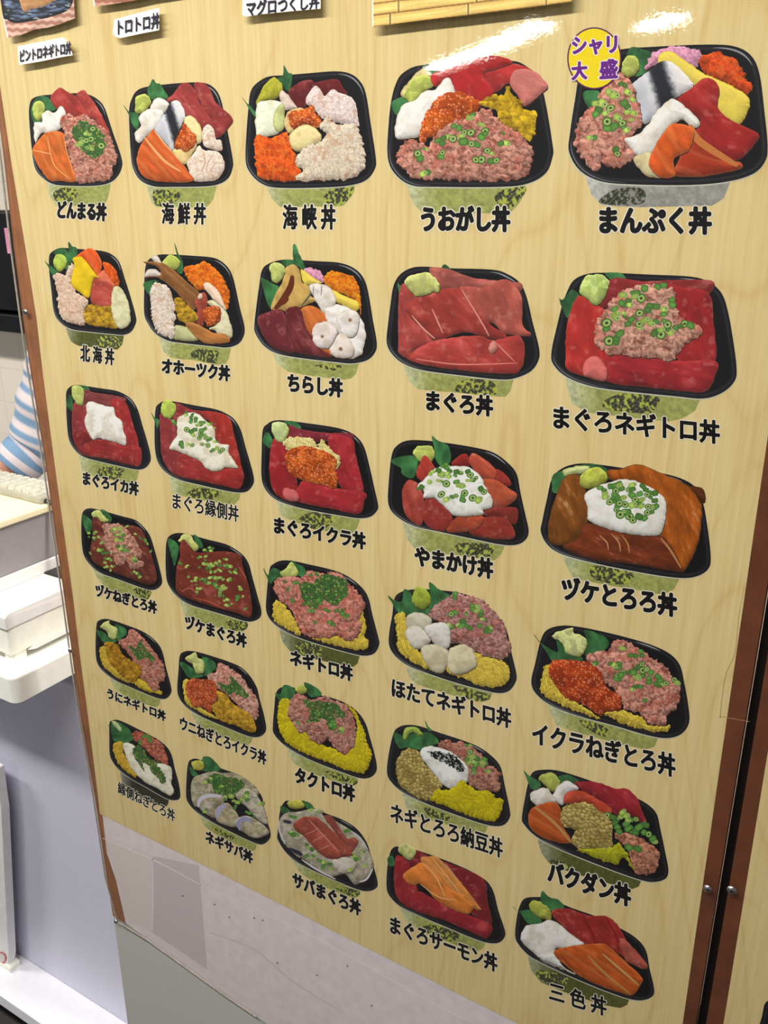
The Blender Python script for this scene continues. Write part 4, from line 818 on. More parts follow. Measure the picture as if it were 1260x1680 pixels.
l 780,1140 850,1095 1000,1130 990,1210 930,1250
leaf:leaf_divider 115,160 170,170 240,240 230,360 190,400 130,280
leaf:leaf_divider 360,90 430,110 490,180 490,240 430,240
wasabi:wasabi 235,140 280,100 350,100 400,170 460,220 400,250 320,230 250,180|c=206,216,130
zuke:marinated_tuna_slice 240,220 310,180 380,260 500,280 660,290 800,300 900,360 960,520 1040,760 1080,1000 940,1050 700,960 540,900 280,780 220,640 250,400|c=112,56,46
mince:minced_tuna 375,300 400,260 500,270 620,280 760,420 840,540 890,640 870,710 830,720 920,790 850,850 740,850 700,760 660,770 600,820 540,760 440,600 350,480 400,420|c=214,164,144
p 540,340,44,1 600,320,38,1 610,400,40,1 560,480,46,1 640,480,38,2 620,490,30,1 610,590,48,1 660,560,34,2 640,620,36,2 700,620,36,2 200,390,32,1 205,440,28,2 290,375,32,1 265,450,32,1 325,440,32,1 360,520,30,1 330,610,44,1 380,650,36,2 430,650,34,2 420,720,38,2 470,720,34,2 410,770,36,1 500,820,34,1 435,820,32,1 480,880,22,1 780,720,50,1 790,890,30,1 850,930,38,2 820,910,28,1 930,480,34,2 870,460,34,2 800,400,24,1 960,530,24,1 1000,630,24,0 700,300,26,1 225,660,24,0 650,420,40,2 540,420,34,2
D chopped scallion scattered on dark red marinated tuna|260 865 7.0|ヅケまぐろ丼|300 1080 1015 1310 165
o 95,150 140,90 230,65 360,85 560,140 760,190 880,250 980,330 1040,430 1080,580 1140,800 1180,950 1170,1030 1100,1075 1000,1080 800,1020 560,950 340,880 200,780 110,650 85,520 82,300
w 220,800 1030,1085 1000,1170 960,1205 760,1170 500,1110 310,1020
l 770,1110 830,1070 1020,1095 990,1180 850,1180
leaf:leaf_divider 105,150 150,140 230,210 220,320 185,440 150,340
leaf:leaf_divider 400,90 440,100 490,160 510,230 450,230
wasabi:wasabi 225,160 280,90 360,90 410,160 460,210 440,270 390,260 320,180|c=220,224,140
tuna:marinated_tuna_slice 240,240 280,140 340,190 380,260 470,290 640,280 800,280 940,330 960,430 1000,560 1050,740 1060,1020 860,970 500,870 250,770 200,680 210,450 250,330|c=138,50,40 a=.5 n=1
s 12 196,110,100 260,740 360,700 440,760
s 12 190,90,70 400,810 560,850 760,940
s 12 180,100,110 510,680 560,780
s 12 190,100,90 920,450 1010,590
p 525,260,30,1 580,235,22,1 620,245,38,2 480,340,32,1 540,335,32,1 780,370,30,1 240,410,28,2 330,440,26,1 520,420,36,1 570,430,38,1 620,440,40,1 660,410,36,1 700,390,32,1 710,440,30,2 760,440,28,0 820,450,36,1 560,470,36,2 600,520,28,1 650,510,36,1 710,500,32,1 880,520,38,1 830,520,26,0 470,460,30,2 590,580,36,1 650,580,38,1 700,580,40,1 740,600,30,1 530,600,40,2 570,640,44,1 640,650,46,2 670,690,40,2 720,710,44,1 760,700,40,1 800,605,32,1 840,600,20,2 480,600,26,2 420,610,36,1 380,620,24,1 475,705,32,1 435,660,22,2 440,740,26,1 940,710,34,1 910,800,42,2 740,790,40,2 790,830,38,1 780,895,40,1 820,890,24,2 990,940,24,0 970,790,20,1 345,570,26,0 540,380,26,2
D minced tuna under chopped scallion on shredded egg|430 910 6.3|ネギトロ丼|285 1055 940 1230 165|deep
o 75,160 120,95 200,60 320,65 480,100 660,140 820,190 940,260 1040,350 1100,450 1140,620 1200,850 1210,930 1160,1020 1060,1045 940,1025 700,960 440,880 250,800 110,700 45,590 45,440
w 175,780 1020,1045 990,1120 940,1160 780,1130 500,1070 290,1000 210,900
l 340,950 420,900 600,950 610,1040 500,1060 380,1010
leaf:leaf_divider 0,110 60,210 110,140 190,170 230,230 130,250 90,300 50,240
leaf:leaf_divider 300,60 350,90 430,130 450,200 420,230 350,200
wasabi:wasabi 185,180 240,150 300,80 350,130 375,200 300,240 220,230|c=216,224,130
egg:shredded_egg 130,480 200,500 320,640 400,830 300,790 180,720 110,640
egg:shredded_egg 480,840 600,740 800,800 900,700 960,520 1020,540 1075,750 1050,830 1100,890 1080,960 1000,985 800,950
mince:minced_tuna 120,340 150,250 230,230 330,220 400,240 480,170 540,170 660,210 690,170 830,210 900,300 1020,420 1060,520 1010,640 1020,760 950,880 880,880 760,830 680,860 560,850 440,830 390,760 330,640 290,560 180,460|c=222,150,136
scal:chopped_scallion 390,300 520,280 640,200 760,220 870,260 880,420 790,500 740,530 640,470 560,560 460,520 400,420
p 230,280,28,2 335,290,34,2 265,365,26,2 320,485,32,2 500,215,34,2 570,210,30,2 520,580,36,2 660,570,38,2 770,580,40,2 830,610,42,2 880,630,36,2 700,700,44,2 550,700,28,2 850,420,40,2 580,470,44,2 480,500,44,2
D scallops and minced tuna with scallion on shredded egg|630 950 5.478|ほたてネギトロ丼|68 970 1145 1260 170
o 95,170 170,110 330,90 600,110 740,140 860,190 960,270 1050,370 1110,480 1150,680 1190,850 1185,920 1130,1000 1040,1025 900,1000 640,930 400,850 220,780 100,690 45,590 50,460 75,320
w 195,800 990,1035 950,1085 880,1105 740,1080 500,1010 300,950 230,890
l 620,960 740,980 960,1050 870,1100 740,1070
leaf:leaf_divider 35,150 90,190 160,200 180,90 250,140 270,230 420,270 400,310 180,330 120,290
leaf:leaf_divider 405,30 480,80 590,150 560,190 470,240 400,270 420,170
wasabi:wasabi 250,160 290,75 370,90 425,170 380,260 330,270 260,220|c=168,186,70
egg:shredded_egg 100,340 190,310 240,560 360,690 440,810 340,790 220,720 130,620 120,520
egg:shredded_egg 560,820 640,740 800,660 900,690 1080,740 1130,830 1100,930 980,970 800,930
mince:minced_tuna 400,320 520,190 610,150 620,110 680,130 800,160 920,210 990,300 1060,380 1110,520 1140,640 1060,720 960,700 830,650 700,580 580,560 520,400|c=196,146,140
p 640,130,44,2 640,300,44,2 740,320,24,0 830,250,44,1 800,270,40,2 870,320,40,2 880,360,30,1 860,420,40,2 920,450,40,2 700,420,50,2 660,410,30,1 770,440,40,2 950,470,36,2 610,430,38,2
white:scallop 190,400 220,320 300,300 400,330 430,390 380,470 250,470|c=214,210,192
white:scallop 190,500 220,430 300,420 360,460 420,540 350,620 260,610|c=226,222,214
white:scallop 365,440 450,395 560,400 600,520 570,620 480,600 420,540|c=226,224,222
white:scallop 330,650 370,590 480,590 570,640 580,740 520,840 430,820 370,750|c=214,208,182
white:scallop 580,660 620,610 720,590 800,640 835,760 770,830 640,860 570,800|c=222,214,184
D salmon roe and minced tuna with scallion over shredded egg|860 1020 4.345|イクラねぎとろ丼|55 790 1080 1030 160
o 115,140 160,60 260,28 380,35 560,70 760,120 920,170 1040,230 1110,310 1140,430 1170,600 1175,720 1120,800 1020,830 880,810 640,740 380,670 200,600 90,520 50,430 80,290
w 165,620 970,840 930,890 860,910 680,870 420,800 230,740
l 400,700 560,740 610,790 560,820 430,750
leaf:leaf_divider 70,90 120,150 240,220 230,130 300,190 420,260 380,290 260,290 200,280 140,190
leaf:leaf_divider 430,60 500,75 590,120 600,170 540,220 440,250 440,120
wasabi:wasabi 195,100 340,40 360,80 445,120 440,190 390,250 300,220 270,150|c=222,230,160
egg:shredded_egg 120,490 140,330 200,320 260,480 400,590 540,690 380,640 200,560
egg:shredded_egg 570,650 700,630 840,690 900,740 1040,740 1000,785 860,770 700,720
mince:minced_tuna 450,270 500,220 600,210 620,150 690,130 790,170 880,240 980,300 1050,380 1115,490 1090,600 1020,660 1000,740 880,720 820,650 720,620 640,480 560,420|c=222,158,142
p 700,190,34,1 760,240,36,2 830,210,36,2 840,240,32,2 640,310,36,1 610,300,32,2 670,330,40,2 690,380,40,2 655,410,34,2 780,350,44,2 820,320,42,2 850,330,36,1 800,390,42,1 840,385,38,2 900,360,38,2 890,430,36,2 970,420,40,2 980,440,34,1 1090,435,34,1 830,465,32,2 790,465,32,2 860,560,28,2 940,440,34,2 510,295,32,2 740,360,30,2
roe:salmon_roe 175,370 200,280 320,270 460,290 540,350 590,470 690,530 680,620 580,640 540,670 440,600 300,540 220,450|c=204,74,28
D sea urchin and minced tuna with scallion over shredded egg|145 1010 8.69|うにネギトロ丼|265 1100 1105 1440 150
o 120,110 160,65 240,45 370,75 560,140 740,210 890,300 1000,410 1060,530 1110,750 1180,1020 1170,1120 1100,1185 1000,1180 860,1130 600,1020 400,930 240,820 140,700 105,560 105,300
w 300,900 1040,1200 1010,1270 960,1305 780,1250 520,1150 360,1020
leaf:leaf_divider 110,210 160,210 250,260 300,330 400,350 340,400 220,390 150,290
leaf:leaf_divider 390,120 520,180 550,250 480,320 410,360 400,220
wasabi:wasabi 165,150 290,70 310,120 400,180 410,260 380,340 300,320 260,220|c=220,226,150
egg:shredded_egg 160,480 250,440 300,640 460,780 640,950 480,920 320,820 200,700|c=226,196,70
egg:shredded_egg 640,920 760,910 900,1030 1040,1070 1030,1125 860,1080 700,1010|c=232,206,60
mince:minced_tuna 430,390 500,320 550,300 580,210 640,200 740,270 860,400 960,540 1060,680 1090,800 1070,930 1000,940 1000,1070 900,1040 820,950 720,860 640,640 520,480|c=208,146,128
scal:chopped_scallion 590,430 680,470 740,360 860,520 960,620 900,650 800,600 720,640 660,580
uni:sea_urchin 220,400 300,370 420,420 480,540 640,660 740,720 740,850 640,940 480,860 320,680 270,560 250,450|c=200,150,36
D salmon roe, sea urchin and minced tuna with scallion|280 1060 7.412|ウニねぎとろイクラ丼|112 930 1165 1370 165
o 110,120 160,70 240,58 380,85 560,140 720,195 860,260 970,370 1050,510 1080,640 1130,820 1162,990 1140,1060 1070,1105 960,1100 800,1040 560,940 340,840 190,740 100,620 80,500 95,300
w 240,810 1005,1110 980,1170 930,1210 720,1140 460,1050 320,950
leaf:leaf_divider 110,210 160,200 260,270 330,340 400,350 340,385 220,380 160,300
leaf:leaf_divider 390,130 520,180 550,260 480,330 410,360 400,220
wasabi:wasabi 175,150 300,80 330,140 400,180 410,260 380,330 310,330 260,220|c=222,228,150
egg:shredded_egg 150,440 220,420 220,640 480,820 580,890 420,830 240,740 170,640
mince:minced_tuna 440,380 480,330 540,320 570,220 640,220 760,290 860,370 940,490 1000,560 1065,690 1060,850 1030,890 900,790 800,700 700,600 560,500|c=226,176,160
scal:chopped_scallion 580,440 700,480 740,360 860,500 950,600 900,630 780,570 720,590 620,520
roe:salmon_roe 180,500 240,400 340,400 520,420 560,560 560,660 500,720 490,820 380,740 280,740 210,620|c=206,88,46
uni:sea_urchin 500,720 570,650 560,540 680,600 760,700 860,760 980,840 1040,1010 960,1045 780,960 620,910 520,800|c=210,166,46
D minced tuna with scallion on chopped yellow pickle|435 1110 6.3|タクトロ丼|305 1010 930 1220 170
o 110,180 160,115 280,110 560,190 720,230 860,290 970,380 1040,490 1080,620 1120,760 1155,930 1130,1010 1060,1050 960,1045 800,990 560,900 340,800 190,700 90,590 80,500 95,320
w 230,760 970,1060 940,1110 900,1135 700,1080 440,980 290,890
l 620,980 760,1000 960,1080 880,1130 760,1080
leaf:leaf_divider 100,170 160,180 190,90 280,110 310,180 240,260 170,260 140,240
leaf:leaf_divider 400,65 470,80 560,140 580,190 500,215 450,190
wasabi:wasabi 305,130 370,80 430,130 410,170 340,175|c=196,204,100
egg:yellow_pickle 130,420 150,260 250,240 400,450 560,680 700,740 850,760 950,560 920,400 820,280 900,330 1000,500 1050,680 1105,800 1040,970 960,995 760,930 560,850 340,760 200,650 150,560|c=226,210,28
mince:minced_tuna 235,400 260,270 320,180 400,190 450,230 520,230 620,200 700,240 800,280 880,350 940,520 930,680 880,740 830,800 720,740 640,640 560,700 460,640 420,560 360,580 270,460|c=204,150,138
scal:chopped_scallion 400,240 500,250 620,260 740,290 820,380 810,430 720,440 720,560 660,540 620,430 500,470 430,470 460,360
p 330,470,30,2 790,540,40,1 740,580,24,2 680,500,50,2 700,470,46,2
D natto, grated yam with nori, minced tuna and yellow pickle|625 1180 5.6|ネギとろろ納豆丼|85 850 1120 1190 175
o 115,130 160,75 240,52 360,65 540,125 740,190 900,255 1020,340 1100,440 1140,620 1185,840 1180,910 1130,970 1040,982 900,950 640,860 380,760 200,670 90,570 55,480 75,300
w 195,690 1000,985 960,1040 900,1060 720,1000 440,920 280,880 220,780
l 400,800 560,860 660,900 560,940 430,880
leaf:leaf_divider 120,130 220,150 330,120 460,130 530,200 480,240 380,280 240,260 160,260
leaf:leaf_divider 400,0 440,70 470,100 430,100
wasabi:chopped_leaf_tips 200,160 230,80 310,75 390,130 360,150 280,120 220,190|c=170,196,90
mince:minced_tuna 520,240 600,180 660,220 740,200 840,260 920,320 1000,420 1105,490 1080,540 1100,620 1060,665 880,640 790,560 760,420 680,330|c=196,142,124
p 830,340,50,1 880,360,50,2 810,390,46,1 870,420,50,2 930,400,46,1 850,460,40,2 960,410,36,2 790,370,36,2 990,480,28,1 790,240,30,2
natto:natto 140,410 190,300 280,270 360,310 420,430 520,540 560,620 480,740 380,740 260,680 160,580
white:grated_yam 360,290 420,250 500,255 620,290 740,370 800,450 790,570 740,580 680,640 580,610 520,540 440,440 380,360|c=240,242,248
nori:nori_shreds 430,300 520,290 600,310 680,340 760,430 760,480 700,470 600,410 510,370
egg:yellow_pickle 460,730 520,650 640,640 740,560 800,600 880,650 1000,660 1060,720 1120,750 1090,870 1040,930 900,920 760,860 600,800|c=218,204,16
D natto, squid, salmon, tuna, yellow pickle and minced tuna with scallion|850 1250 4.846|バクダン丼|232 865 900 1070 175|deep
o 85,150 120,80 200,62 320,70 520,130 740,210 900,270 1020,330 1100,410 1130,530 1170,720 1195,860 1170,930 1080,955 980,940 800,880 540,780 300,680 140,590 50,500 30,440 60,260
w 155,640 1000,945 960,990 890,1015 700,960 420,880 240,800 190,730
l 240,790 340,780 400,840 330,860
leaf:leaf_divider 45,70 90,110 180,170 150,220 100,200
leaf:leaf_divider 290,130 390,100 480,150 460,200 380,180
wasabi:wasabi 165,140 200,100 290,95 340,190 320,220 260,230 210,180|c=190,200,100
white:squid_slice 270,280 330,180 400,150 480,210 400,250 350,340|c=236,232,236
white:squid_slice 90,270 130,230 220,205 270,260 300,320 180,350 120,330|c=238,234,232
tuna:tuna_slice 455,180 530,155 660,170 780,215 860,210 940,280 990,400 1040,520 1000,500 900,430 780,420 680,330|c=172,32,46 a=.7
tuna:tuna_slice 360,300 390,240 500,230 620,290 740,370 720,430 640,400 540,330 380,330|c=206,66,44 a=.6
salmon:salmon_slice 80,440 110,370 200,330 300,320 345,400 340,480 420,640 250,620 110,540|c=188,86,34 a=.5
s 24 196,150,90 130,360 250,450 350,550 420,640
mince:minced_tuna 770,580 860,570 960,600 1030,640 1120,720 1100,850 1040,890 920,870 880,700|c=206,146,120
p 750,440,50,2 770,480,46,2 830,400,42,1 860,430,44,1 860,490,50,2 880,530,50,2 900,460,40,2 960,520,60,2 930,560,44,2 1000,560,44,2 1070,610,50,2 1080,630,38,1 880,680,50,2 950,690,50,2 790,520,44,2 810,440,30,1
natto:natto 335,460 360,360 440,330 540,320 640,380 740,470 750,580 740,690 640,700 480,690 420,620 460,540 380,520
egg:yellow_pickle 460,700 640,690 740,680 800,640 850,700 910,820 920,860 840,760 790,810 720,800 560,740|c=196,200,40
D flounder fin and minced tuna with scallion beside crumbled egg|165 1170 8.69|縁側ねぎとろ丼|245 1050 1060 1470 165|dark
o 125,150 160,110 240,95 380,150 540,230 700,310 840,390 960,500 1020,620 1060,800 1110,980 1138,1160 1110,1230 1020,1240 900,1200 640,1050 440,940 300,840 190,720 130,580 125,350
w 280,860 990,1230 960,1300 920,1340 700,1270 440,1130 310,1000
leaf:leaf_divider 150,150 200,110 300,150 400,220 450,300 460,380 340,430 200,400 160,300
leaf:leaf_divider 60,120 110,170 140,200 120,190
white:pickled_slices 160,130 200,110 290,200 290,260 240,230|c=196,216,160
mince:minced_tuna 450,300 500,250 600,280 760,350 880,450 960,680 950,740 840,690 720,610 600,470 480,380|c=206,122,100
p 660,340,40,2 720,400,50,2 640,310,40,2 560,400,40,2 700,360,36,2
egg:crumbled_egg 185,440 300,400 330,560 420,740 520,870 480,910 340,810 230,680 190,560|c=232,194,60
white:flounder_fin 320,480 340,420 440,440 520,500 620,640 760,700 880,720 1000,770 1020,900 1010,1000 1050,1110 1000,1175 900,1130 780,1060 640,990 500,860 400,720|c=238,236,220
scal:chopped_scallion 450,560 540,450 640,560 700,640 840,700 800,740 870,830 930,950 860,1010 800,900 740,860 700,760 600,700 620,820 560,740
D sliced mackerel fanned out under chopped scallion|295 1230 7.875|ネギサバ丼|328 1110 945 1400 165
o 110,170 150,125 230,120 420,200 600,265 780,330 930,440 1020,540 1070,640 1100,840 1170,1060 1160,1150 1090,1215 1000,1215 800,1130 560,1010 360,900 200,790 100,670 80,560 90,320
w 230,840 1010,1220 980,1280 940,1310 740,1230 460,1090 330,1000
l 420,980 560,1050 700,1110 660,1160 480,1060
leaf:leaf_divider 290,110 380,90 460,160 530,260 430,280 300,270
leaf:leaf_divider 130,220 200,280 240,330 150,330
wasabi:wasabi 150,160 220,140 290,150 320,230 270,270 180,250|c=200,196,90
mackerel2:mackerel_slice 140,480 180,360 300,310 440,280 560,300 700,300 860,380 980,480 1020,580 860,560 640,600 400,580 240,700 200,740 150,640|c=178,168,140
mackerel2:mackerel_slice 720,600 830,500 960,540 1030,640 1100,780 1130,960 1000,900 860,740|c=196,188,168
mackerel2:mackerel_slice 220,680 290,590 420,570 560,600 560,700 480,740 460,880 380,860 280,790|c=178,166,140
s 55 214,212,226 235,740 260,650 360,595 540,600
mackerel2:mackerel_slice 460,780 540,700 640,700 760,860 780,960 720,1000 600,980 470,910|c=190,178,146
s 55 178,178,214 480,880 510,770 600,710
mackerel2:mackerel_slice 700,960 780,870 900,860 1040,940 1160,1060 1080,1120 960,1140 840,1080|c=190,182,150
s 60 160,158,200 780,1040 760,950 830,890 930,920
scal:chopped_scallion 350,400 440,310 600,350 720,370 840,440 760,540 640,580 460,560 430,470
p 330,420,38,1 400,370,36,1 480,350,40,2 540,470,40,1 660,600,60,1 590,640,40,2 740,680,48,1 860,600,50,1 870,650,44,2 720,730,40,2 1030,700,44,1 320,800,40,1 900,820,44,2 690,660,40,1 800,640,40,1 960,860,30,2
D red tuna slices on mackerel edged in white with scallion|445 1300 6.632|サバまぐろ丼|228 940 978 1270 165
o 100,180 140,110 190,92 420,150 600,230 760,290 900,370 1000,480 1060,600 1100,760 1158,980 1130,1050 1040,1075 920,1050 700,960 480,860 280,760 150,640 70,510 70,440 80,320
w 230,745 980,1075 950,1130 900,1150 700,1080 440,960 300,860
l 700,1040 830,1040 970,1090 900,1140 800,1100
leaf:leaf_divider 100,150 170,170 210,220 120,230
leaf:leaf_divider 330,90 430,120 460,180 400,180
wasabi:wasabi 190,100 290,85 350,120 350,160 260,180 190,150|c=206,200,90
mackerel2:mackerel_slice 100,280 180,220 300,210 420,180 560,190 560,250 680,300 880,420 1000,520 1080,680 1110,820 1000,960 900,1000 800,890 640,920 480,840 340,720 280,700 140,560 90,440|c=184,176,156
s 18 218,216,222 85,300 90,420 150,560
s 18 226,224,230 330,730 480,830 700,945
s 18 210,210,220 870,420 960,490 1050,620
s 22 226,224,230 1105,830 1040,940 960,975
s 40 60,60,78 130,310 220,330
s 44 50,50,66 190,610 300,660 330,690
white:squid_slice 660,740 800,700 920,760 880,860 740,870|c=216,210,200
p 440,190,30,1 520,200,28,1 240,460,44,2 220,430,30,1 400,600,36,1 440,620,40,2 380,690,40,2 440,710,32,1 520,740,44,2 570,760,38,1 640,780,44,2 560,820,36,2 490,670,26,1 910,700,44,1 920,730,36,2 850,850,32,1 1020,800,36,1 1010,650,30,2 960,620,24,1 810,420,36,2 250,270,40,2 640,830,30,1
tuna:tuna_slice 575,270 640,250 690,300 760,410 830,500 900,490 945,540 880,640 840,620 700,440|c=176,76,68 a=.9
tuna:tuna_slice 400,280 480,270 560,320 680,430 860,640 880,680 760,700 720,660 560,440|c=182,78,66 a=.9
tuna:tuna_slice 235,370 320,280 400,270 500,370 640,530 750,650 740,710 620,715 480,620 360,480|c=186,76,64 a=.9
s 7 222,150,130 370,460 460,420 520,380
s 7 222,150,130 440,540 540,490 600,460
s 7 222,150,130 510,630 600,590 650,560
s 9 226,160,140 400,290 560,460 740,650
D salmon slices fanned over red tuna|625 1370 5.727|まぐろサーモン丼|85 835 1095 1210 165
o 85,170 110,125 160,108 330,140 560,220 760,300 900,370 1000,440 1060,540 1100,700 1160,880 1165,950 1110,1010 1000,1012 840,960 580,850 340,750 180,670 80,570 52,480 60,300
w 175,680 1000,1015 960,1060 900,1095 720,1040 440,930 240,810
l 390,870 470,840 720,920 700,990 600,990 440,920
leaf:leaf_divider 60,220 110,200 130,280 80,290
tuna:tuna_slice 300,160 350,145 460,200 700,290 960,410 1000,620 1040,840 900,780 600,500 280,280|c=150,30,40 a=.6
tuna:tuna_slice 125,330 150,190 270,270 340,500 340,560 290,690 160,600 125,470|c=170,32,44 a=1.4
tuna:tuna_slice 290,690 340,530 500,600 800,740 1040,850 1000,960 940,955 600,800|c=172,34,48 a=.4
wasabi:wasabi 165,150 180,95 250,90 320,130 320,190 270,235 200,190|c=220,222,150
salmon:salmon_slice 380,250 450,200 540,215 640,320 780,480 900,640 945,700 880,690 700,560|c=226,148,74 a=.8
salmon:salmon_slice 210,370 330,280 400,260 520,350 640,500 780,560 880,650 860,700 800,740 620,670 500,590 380,460 300,470 240,440|c=232,136,56 a=.7
s 9 248,206,150 400,270 520,400 600,580
s 9 244,196,140 480,210 620,390 740,540
s 8 248,206,150 370,460 540,580 700,610
s 9 210,180,150 600,260 720,420
D squid, red tuna and salmon slices in three strips|835 1460 4.941|三色丼|325 815 792 950 150|sp deep
o 80,150 120,75 200,58 320,70 520,150 720,220 900,310 1030,390 1110,490 1140,640 1175,790 1165,860 1080,895 960,880 760,810 520,710 300,610 160,530 70,430 50,360 60,250
w 155,540 990,890 960,930 900,958 760,930 480,840 260,750 180,650
l 220,650 400,680 480,720 430,780 260,730
leaf:leaf_divider 25,130 80,170 180,160 260,240 240,280 150,270 100,200
leaf:leaf_divider 270,10 330,60 400,80 450,140 350,170 260,110
wasabi:wasabi 160,120 200,85 290,120 340,180 340,240 260,230 190,180|c=190,196,90
tuna:tuna_slice 340,180 480,150 560,180 680,210 780,210 880,280 960,420 1110,590 1100,640 1000,600 860,500 600,440 460,320|c=178,42,40 a=.7
tuna:tuna_belly_slice 900,400 960,420 1110,590 1100,640 1000,600 940,560|c=206,90,80 a=.6
s 12 140,26,28 580,180 660,320 700,430
s 12 140,26,28 790,230 870,380 890,500
white:squid_slice 95,400 140,290 260,270 320,240 400,270 500,360 610,440 500,490 380,470 400,600 540,680 300,590 200,510|c=242,240,240
white:squid_slice 230,540 360,510 440,620 540,690 380,610|c=248,248,250
salmon:salmon_slice 360,510 480,460 640,440 780,440 900,540 1070,700 1070,760 1000,850 900,830 700,760 520,660|c=206,96,36 a=.6
s 18 196,150,90 640,530 760,660 980,840
s 18 206,170,110 760,520 900,640 1050,770
s 12 150,60,30 420,530 520,640
'''
recs = []
for ln in DISHES.strip().splitlines():
    if ln.startswith('D '): recs.append([])
    recs[-1].append(ln)
for r in recs: dish(r, poster)
# round badge on the largest bowl
bc, br = np.array((975.0, 95.6)), np.array((44.5, 51.0)); t = np.arange(60) * 2 * math.pi / 60; ring = np.c_[np.cos(t), np.sin(t)]
pic = Pic(); pic.fill(bc + ring * br, PY - 0.0006, 'flat', 1, (96, 40, 96), g=2); pic.fill(bc + ring * (br - 2.4), PY - 0.00063, 'flat', 1, (250, 226, 30), g=2)
badge = pic.obj('round_badge', None, poster); badge['label'] = 'yellow round badge with purple lettering'
pic = Pic()
for txt, a, b, h in (('シャリ', (938, 76), (1013, 73), 31), ('大', (937, 117), (964, 115), 31), ('盛', (983, 114), (1014, 112), 33)):
    lettering(pic, txt, a, b, h, PY - 0.00066, [(3.1, (252, 248, 252)), (1.5, (112, 40, 146))])
pic.obj('badge_lettering', None, badge)
# part of a bowl at the corner of the neighbouring poster
q = Pic(); q.fill(smooth(np.array([(1243, 1720), (1250, 1668), (1264, 1640), (1330, 1650), (1430, 1690), (1500, 1790), (1480, 1850), (1380, 1850), (1280, 1800)]), 4), PY - 0.0002, 'tray', 1.2, None, 0, 5)
o = q.obj('rice_bowl_picture', None, poster2); o['label'] = 'corner of a printed black bowl'
q = Pic(); q.fill(smooth(np.array([(1285, 1700), (1340, 1672), (1420, 1700), (1470, 1780), (1400, 1820), (1310, 1790)]), 4), PY - 0.0003, 'tuna', 1.2, None, 0.4, 5); q.obj('tuna_slice', None, o)
# ---------------------------------------------------------------- cards and slips stuck on the clear sheet
SY = -0.0068
def card(name, pts, label, cat, lift=0.004, m=None, group=None):   # a thin sheet stuck at the top, its lower edge standing off a little
    P3 = atv(np.array(pts, float), SY); zt, zb2 = P3[:, 2].max(), P3[:, 2].min(); P3 = [(p[0], SY - 0.0004 - lift * ((zt - p[2]) / (zt - zb2)) ** 2, p[2]) for p in P3]
    o = prism(name, P3, (0, 0.0004, 0), m or M_LABEL); thing(o, label, cat, group); return o
def dens(a, b, n=8): return [tuple(np.array(a) + (np.array(b) - np.array(a)) * i / n) for i in range(n)]
def slip(pts, label, txt, a, b, h, fat=0.5):
    o = card('paper_slip', pts, label, 'label', 0.0018, None, 'handwritten slips')
    p = Pic(); lettering(p, txt, a, b, h, SY - 0.0004 - 0.0019, [(fat, (44, 42, 60))]); p.obj('handwriting', None, o)
slip([(29, 76), (66, 69), (104, 61), (108, 65), (114, 72), (121, 91), (98, 95), (70, 101), (34, 107), (31, 92)], 'white paper slip with six handwritten kana under the bowl photo card', 'ビントロネギトロ丼', (32.5, 92.5), (117, 77.5), 22, 0.6)
slip([(188, 32), (225, 22), (262, 13), (263, 50), (232, 56), (200, 63), (192, 61), (187, 55)], 'white paper slip reading torotoro don in handwritten kana', 'トロトロ丼', (193, 45), (262, 33), 27, 0.6)
slip([(400, -28), (470, -36), (527, -44), (528, 15), (480, 19), (430, 24), (405, 28), (399, 24)], 'white paper slip at the top edge, its handwriting cut by the picture', 'マグロつくし丼', (404, 15), (524, 1), 27, 0.7)
def photo_card(pts, label, bowl, food, cloth, fc):
    o = card('photo_card', pts, label, 'photo', 0.0014, None, None); Yc = SY - 0.0004 - 0.0015
    p = Pic(); p.fill(np.array(sum([dens(pts[i], pts[(i + 1) % len(pts)]) for i in range(len(pts))], []), float), Yc, 'wood2', 1, cloth, 0, 5); p.obj('printed_cloth', None, o)
    p = Pic(); p.fill(smooth(np.array(bowl, float), 4), Yc - 0.00005, 'navy', 1, None, 0, 9); b = p.obj('bowl_picture', None, o); b['label'] = 'dark blue bowl'
    p = Pic(); p.fill(rag(smooth(np.array(food, float), 4), 2, 3, 4), Yc - 0.0001, 'salmon', 1, fc, 0.1, 9); p.obj('food_picture', None, b)
def st_wood2(X, Y, d, k, c, a, s):
    z = np.abs(((X / 7.0) % 2) - 1) * 3; n = fbm(X / 20, Y / 20, s, 2); o = mix(c, np.array(c) * np.array((0.80, 0.68, 0.66)), ss(0.35, 0.65, np.sin((Y + z) / 1.9) * 0.5 + 0.5)); return o * (0.88 + 0.24 * n)[:, None]
def st_navy(X, Y, d, k, c, a, s):
    n = fbm(X / 14, Y / 3, s, 3); o = mix((38, 42, 52), (106, 126, 160), ss(0.35, 0.75, n)); o = mix(o, (24, 26, 30), ss(7, 2, np.abs(d - 1)) * 0.9); return mix(o, (196, 206, 214), 0.7 * ss(0.72, 0.8, fbm(X / 10, Y / 1.5, s + 3, 2)))
STY['wood2'] = st_wood2; STY['navy'] = st_navy
photo_card([(-4, -130), (110, -150), (118, -60), (123, 30), (100, 39), (80, 45), (55, 49), (35, 57), (14, 62), (6, 28)], 'photo card of a dark blue bowl on patterned cloth at the top left corner', [(2, -60), (4, 22), (12, 32), (26, 38), (60, 33), (92, 25), (114, 14), (121, -10), (119, -60), (60, -110)], [(30, -50), (36, 14), (52, 15), (70, 9), (88, 3), (100, -10), (100, -50), (60, -80)], (216, 178, 160), (206, 150, 100))
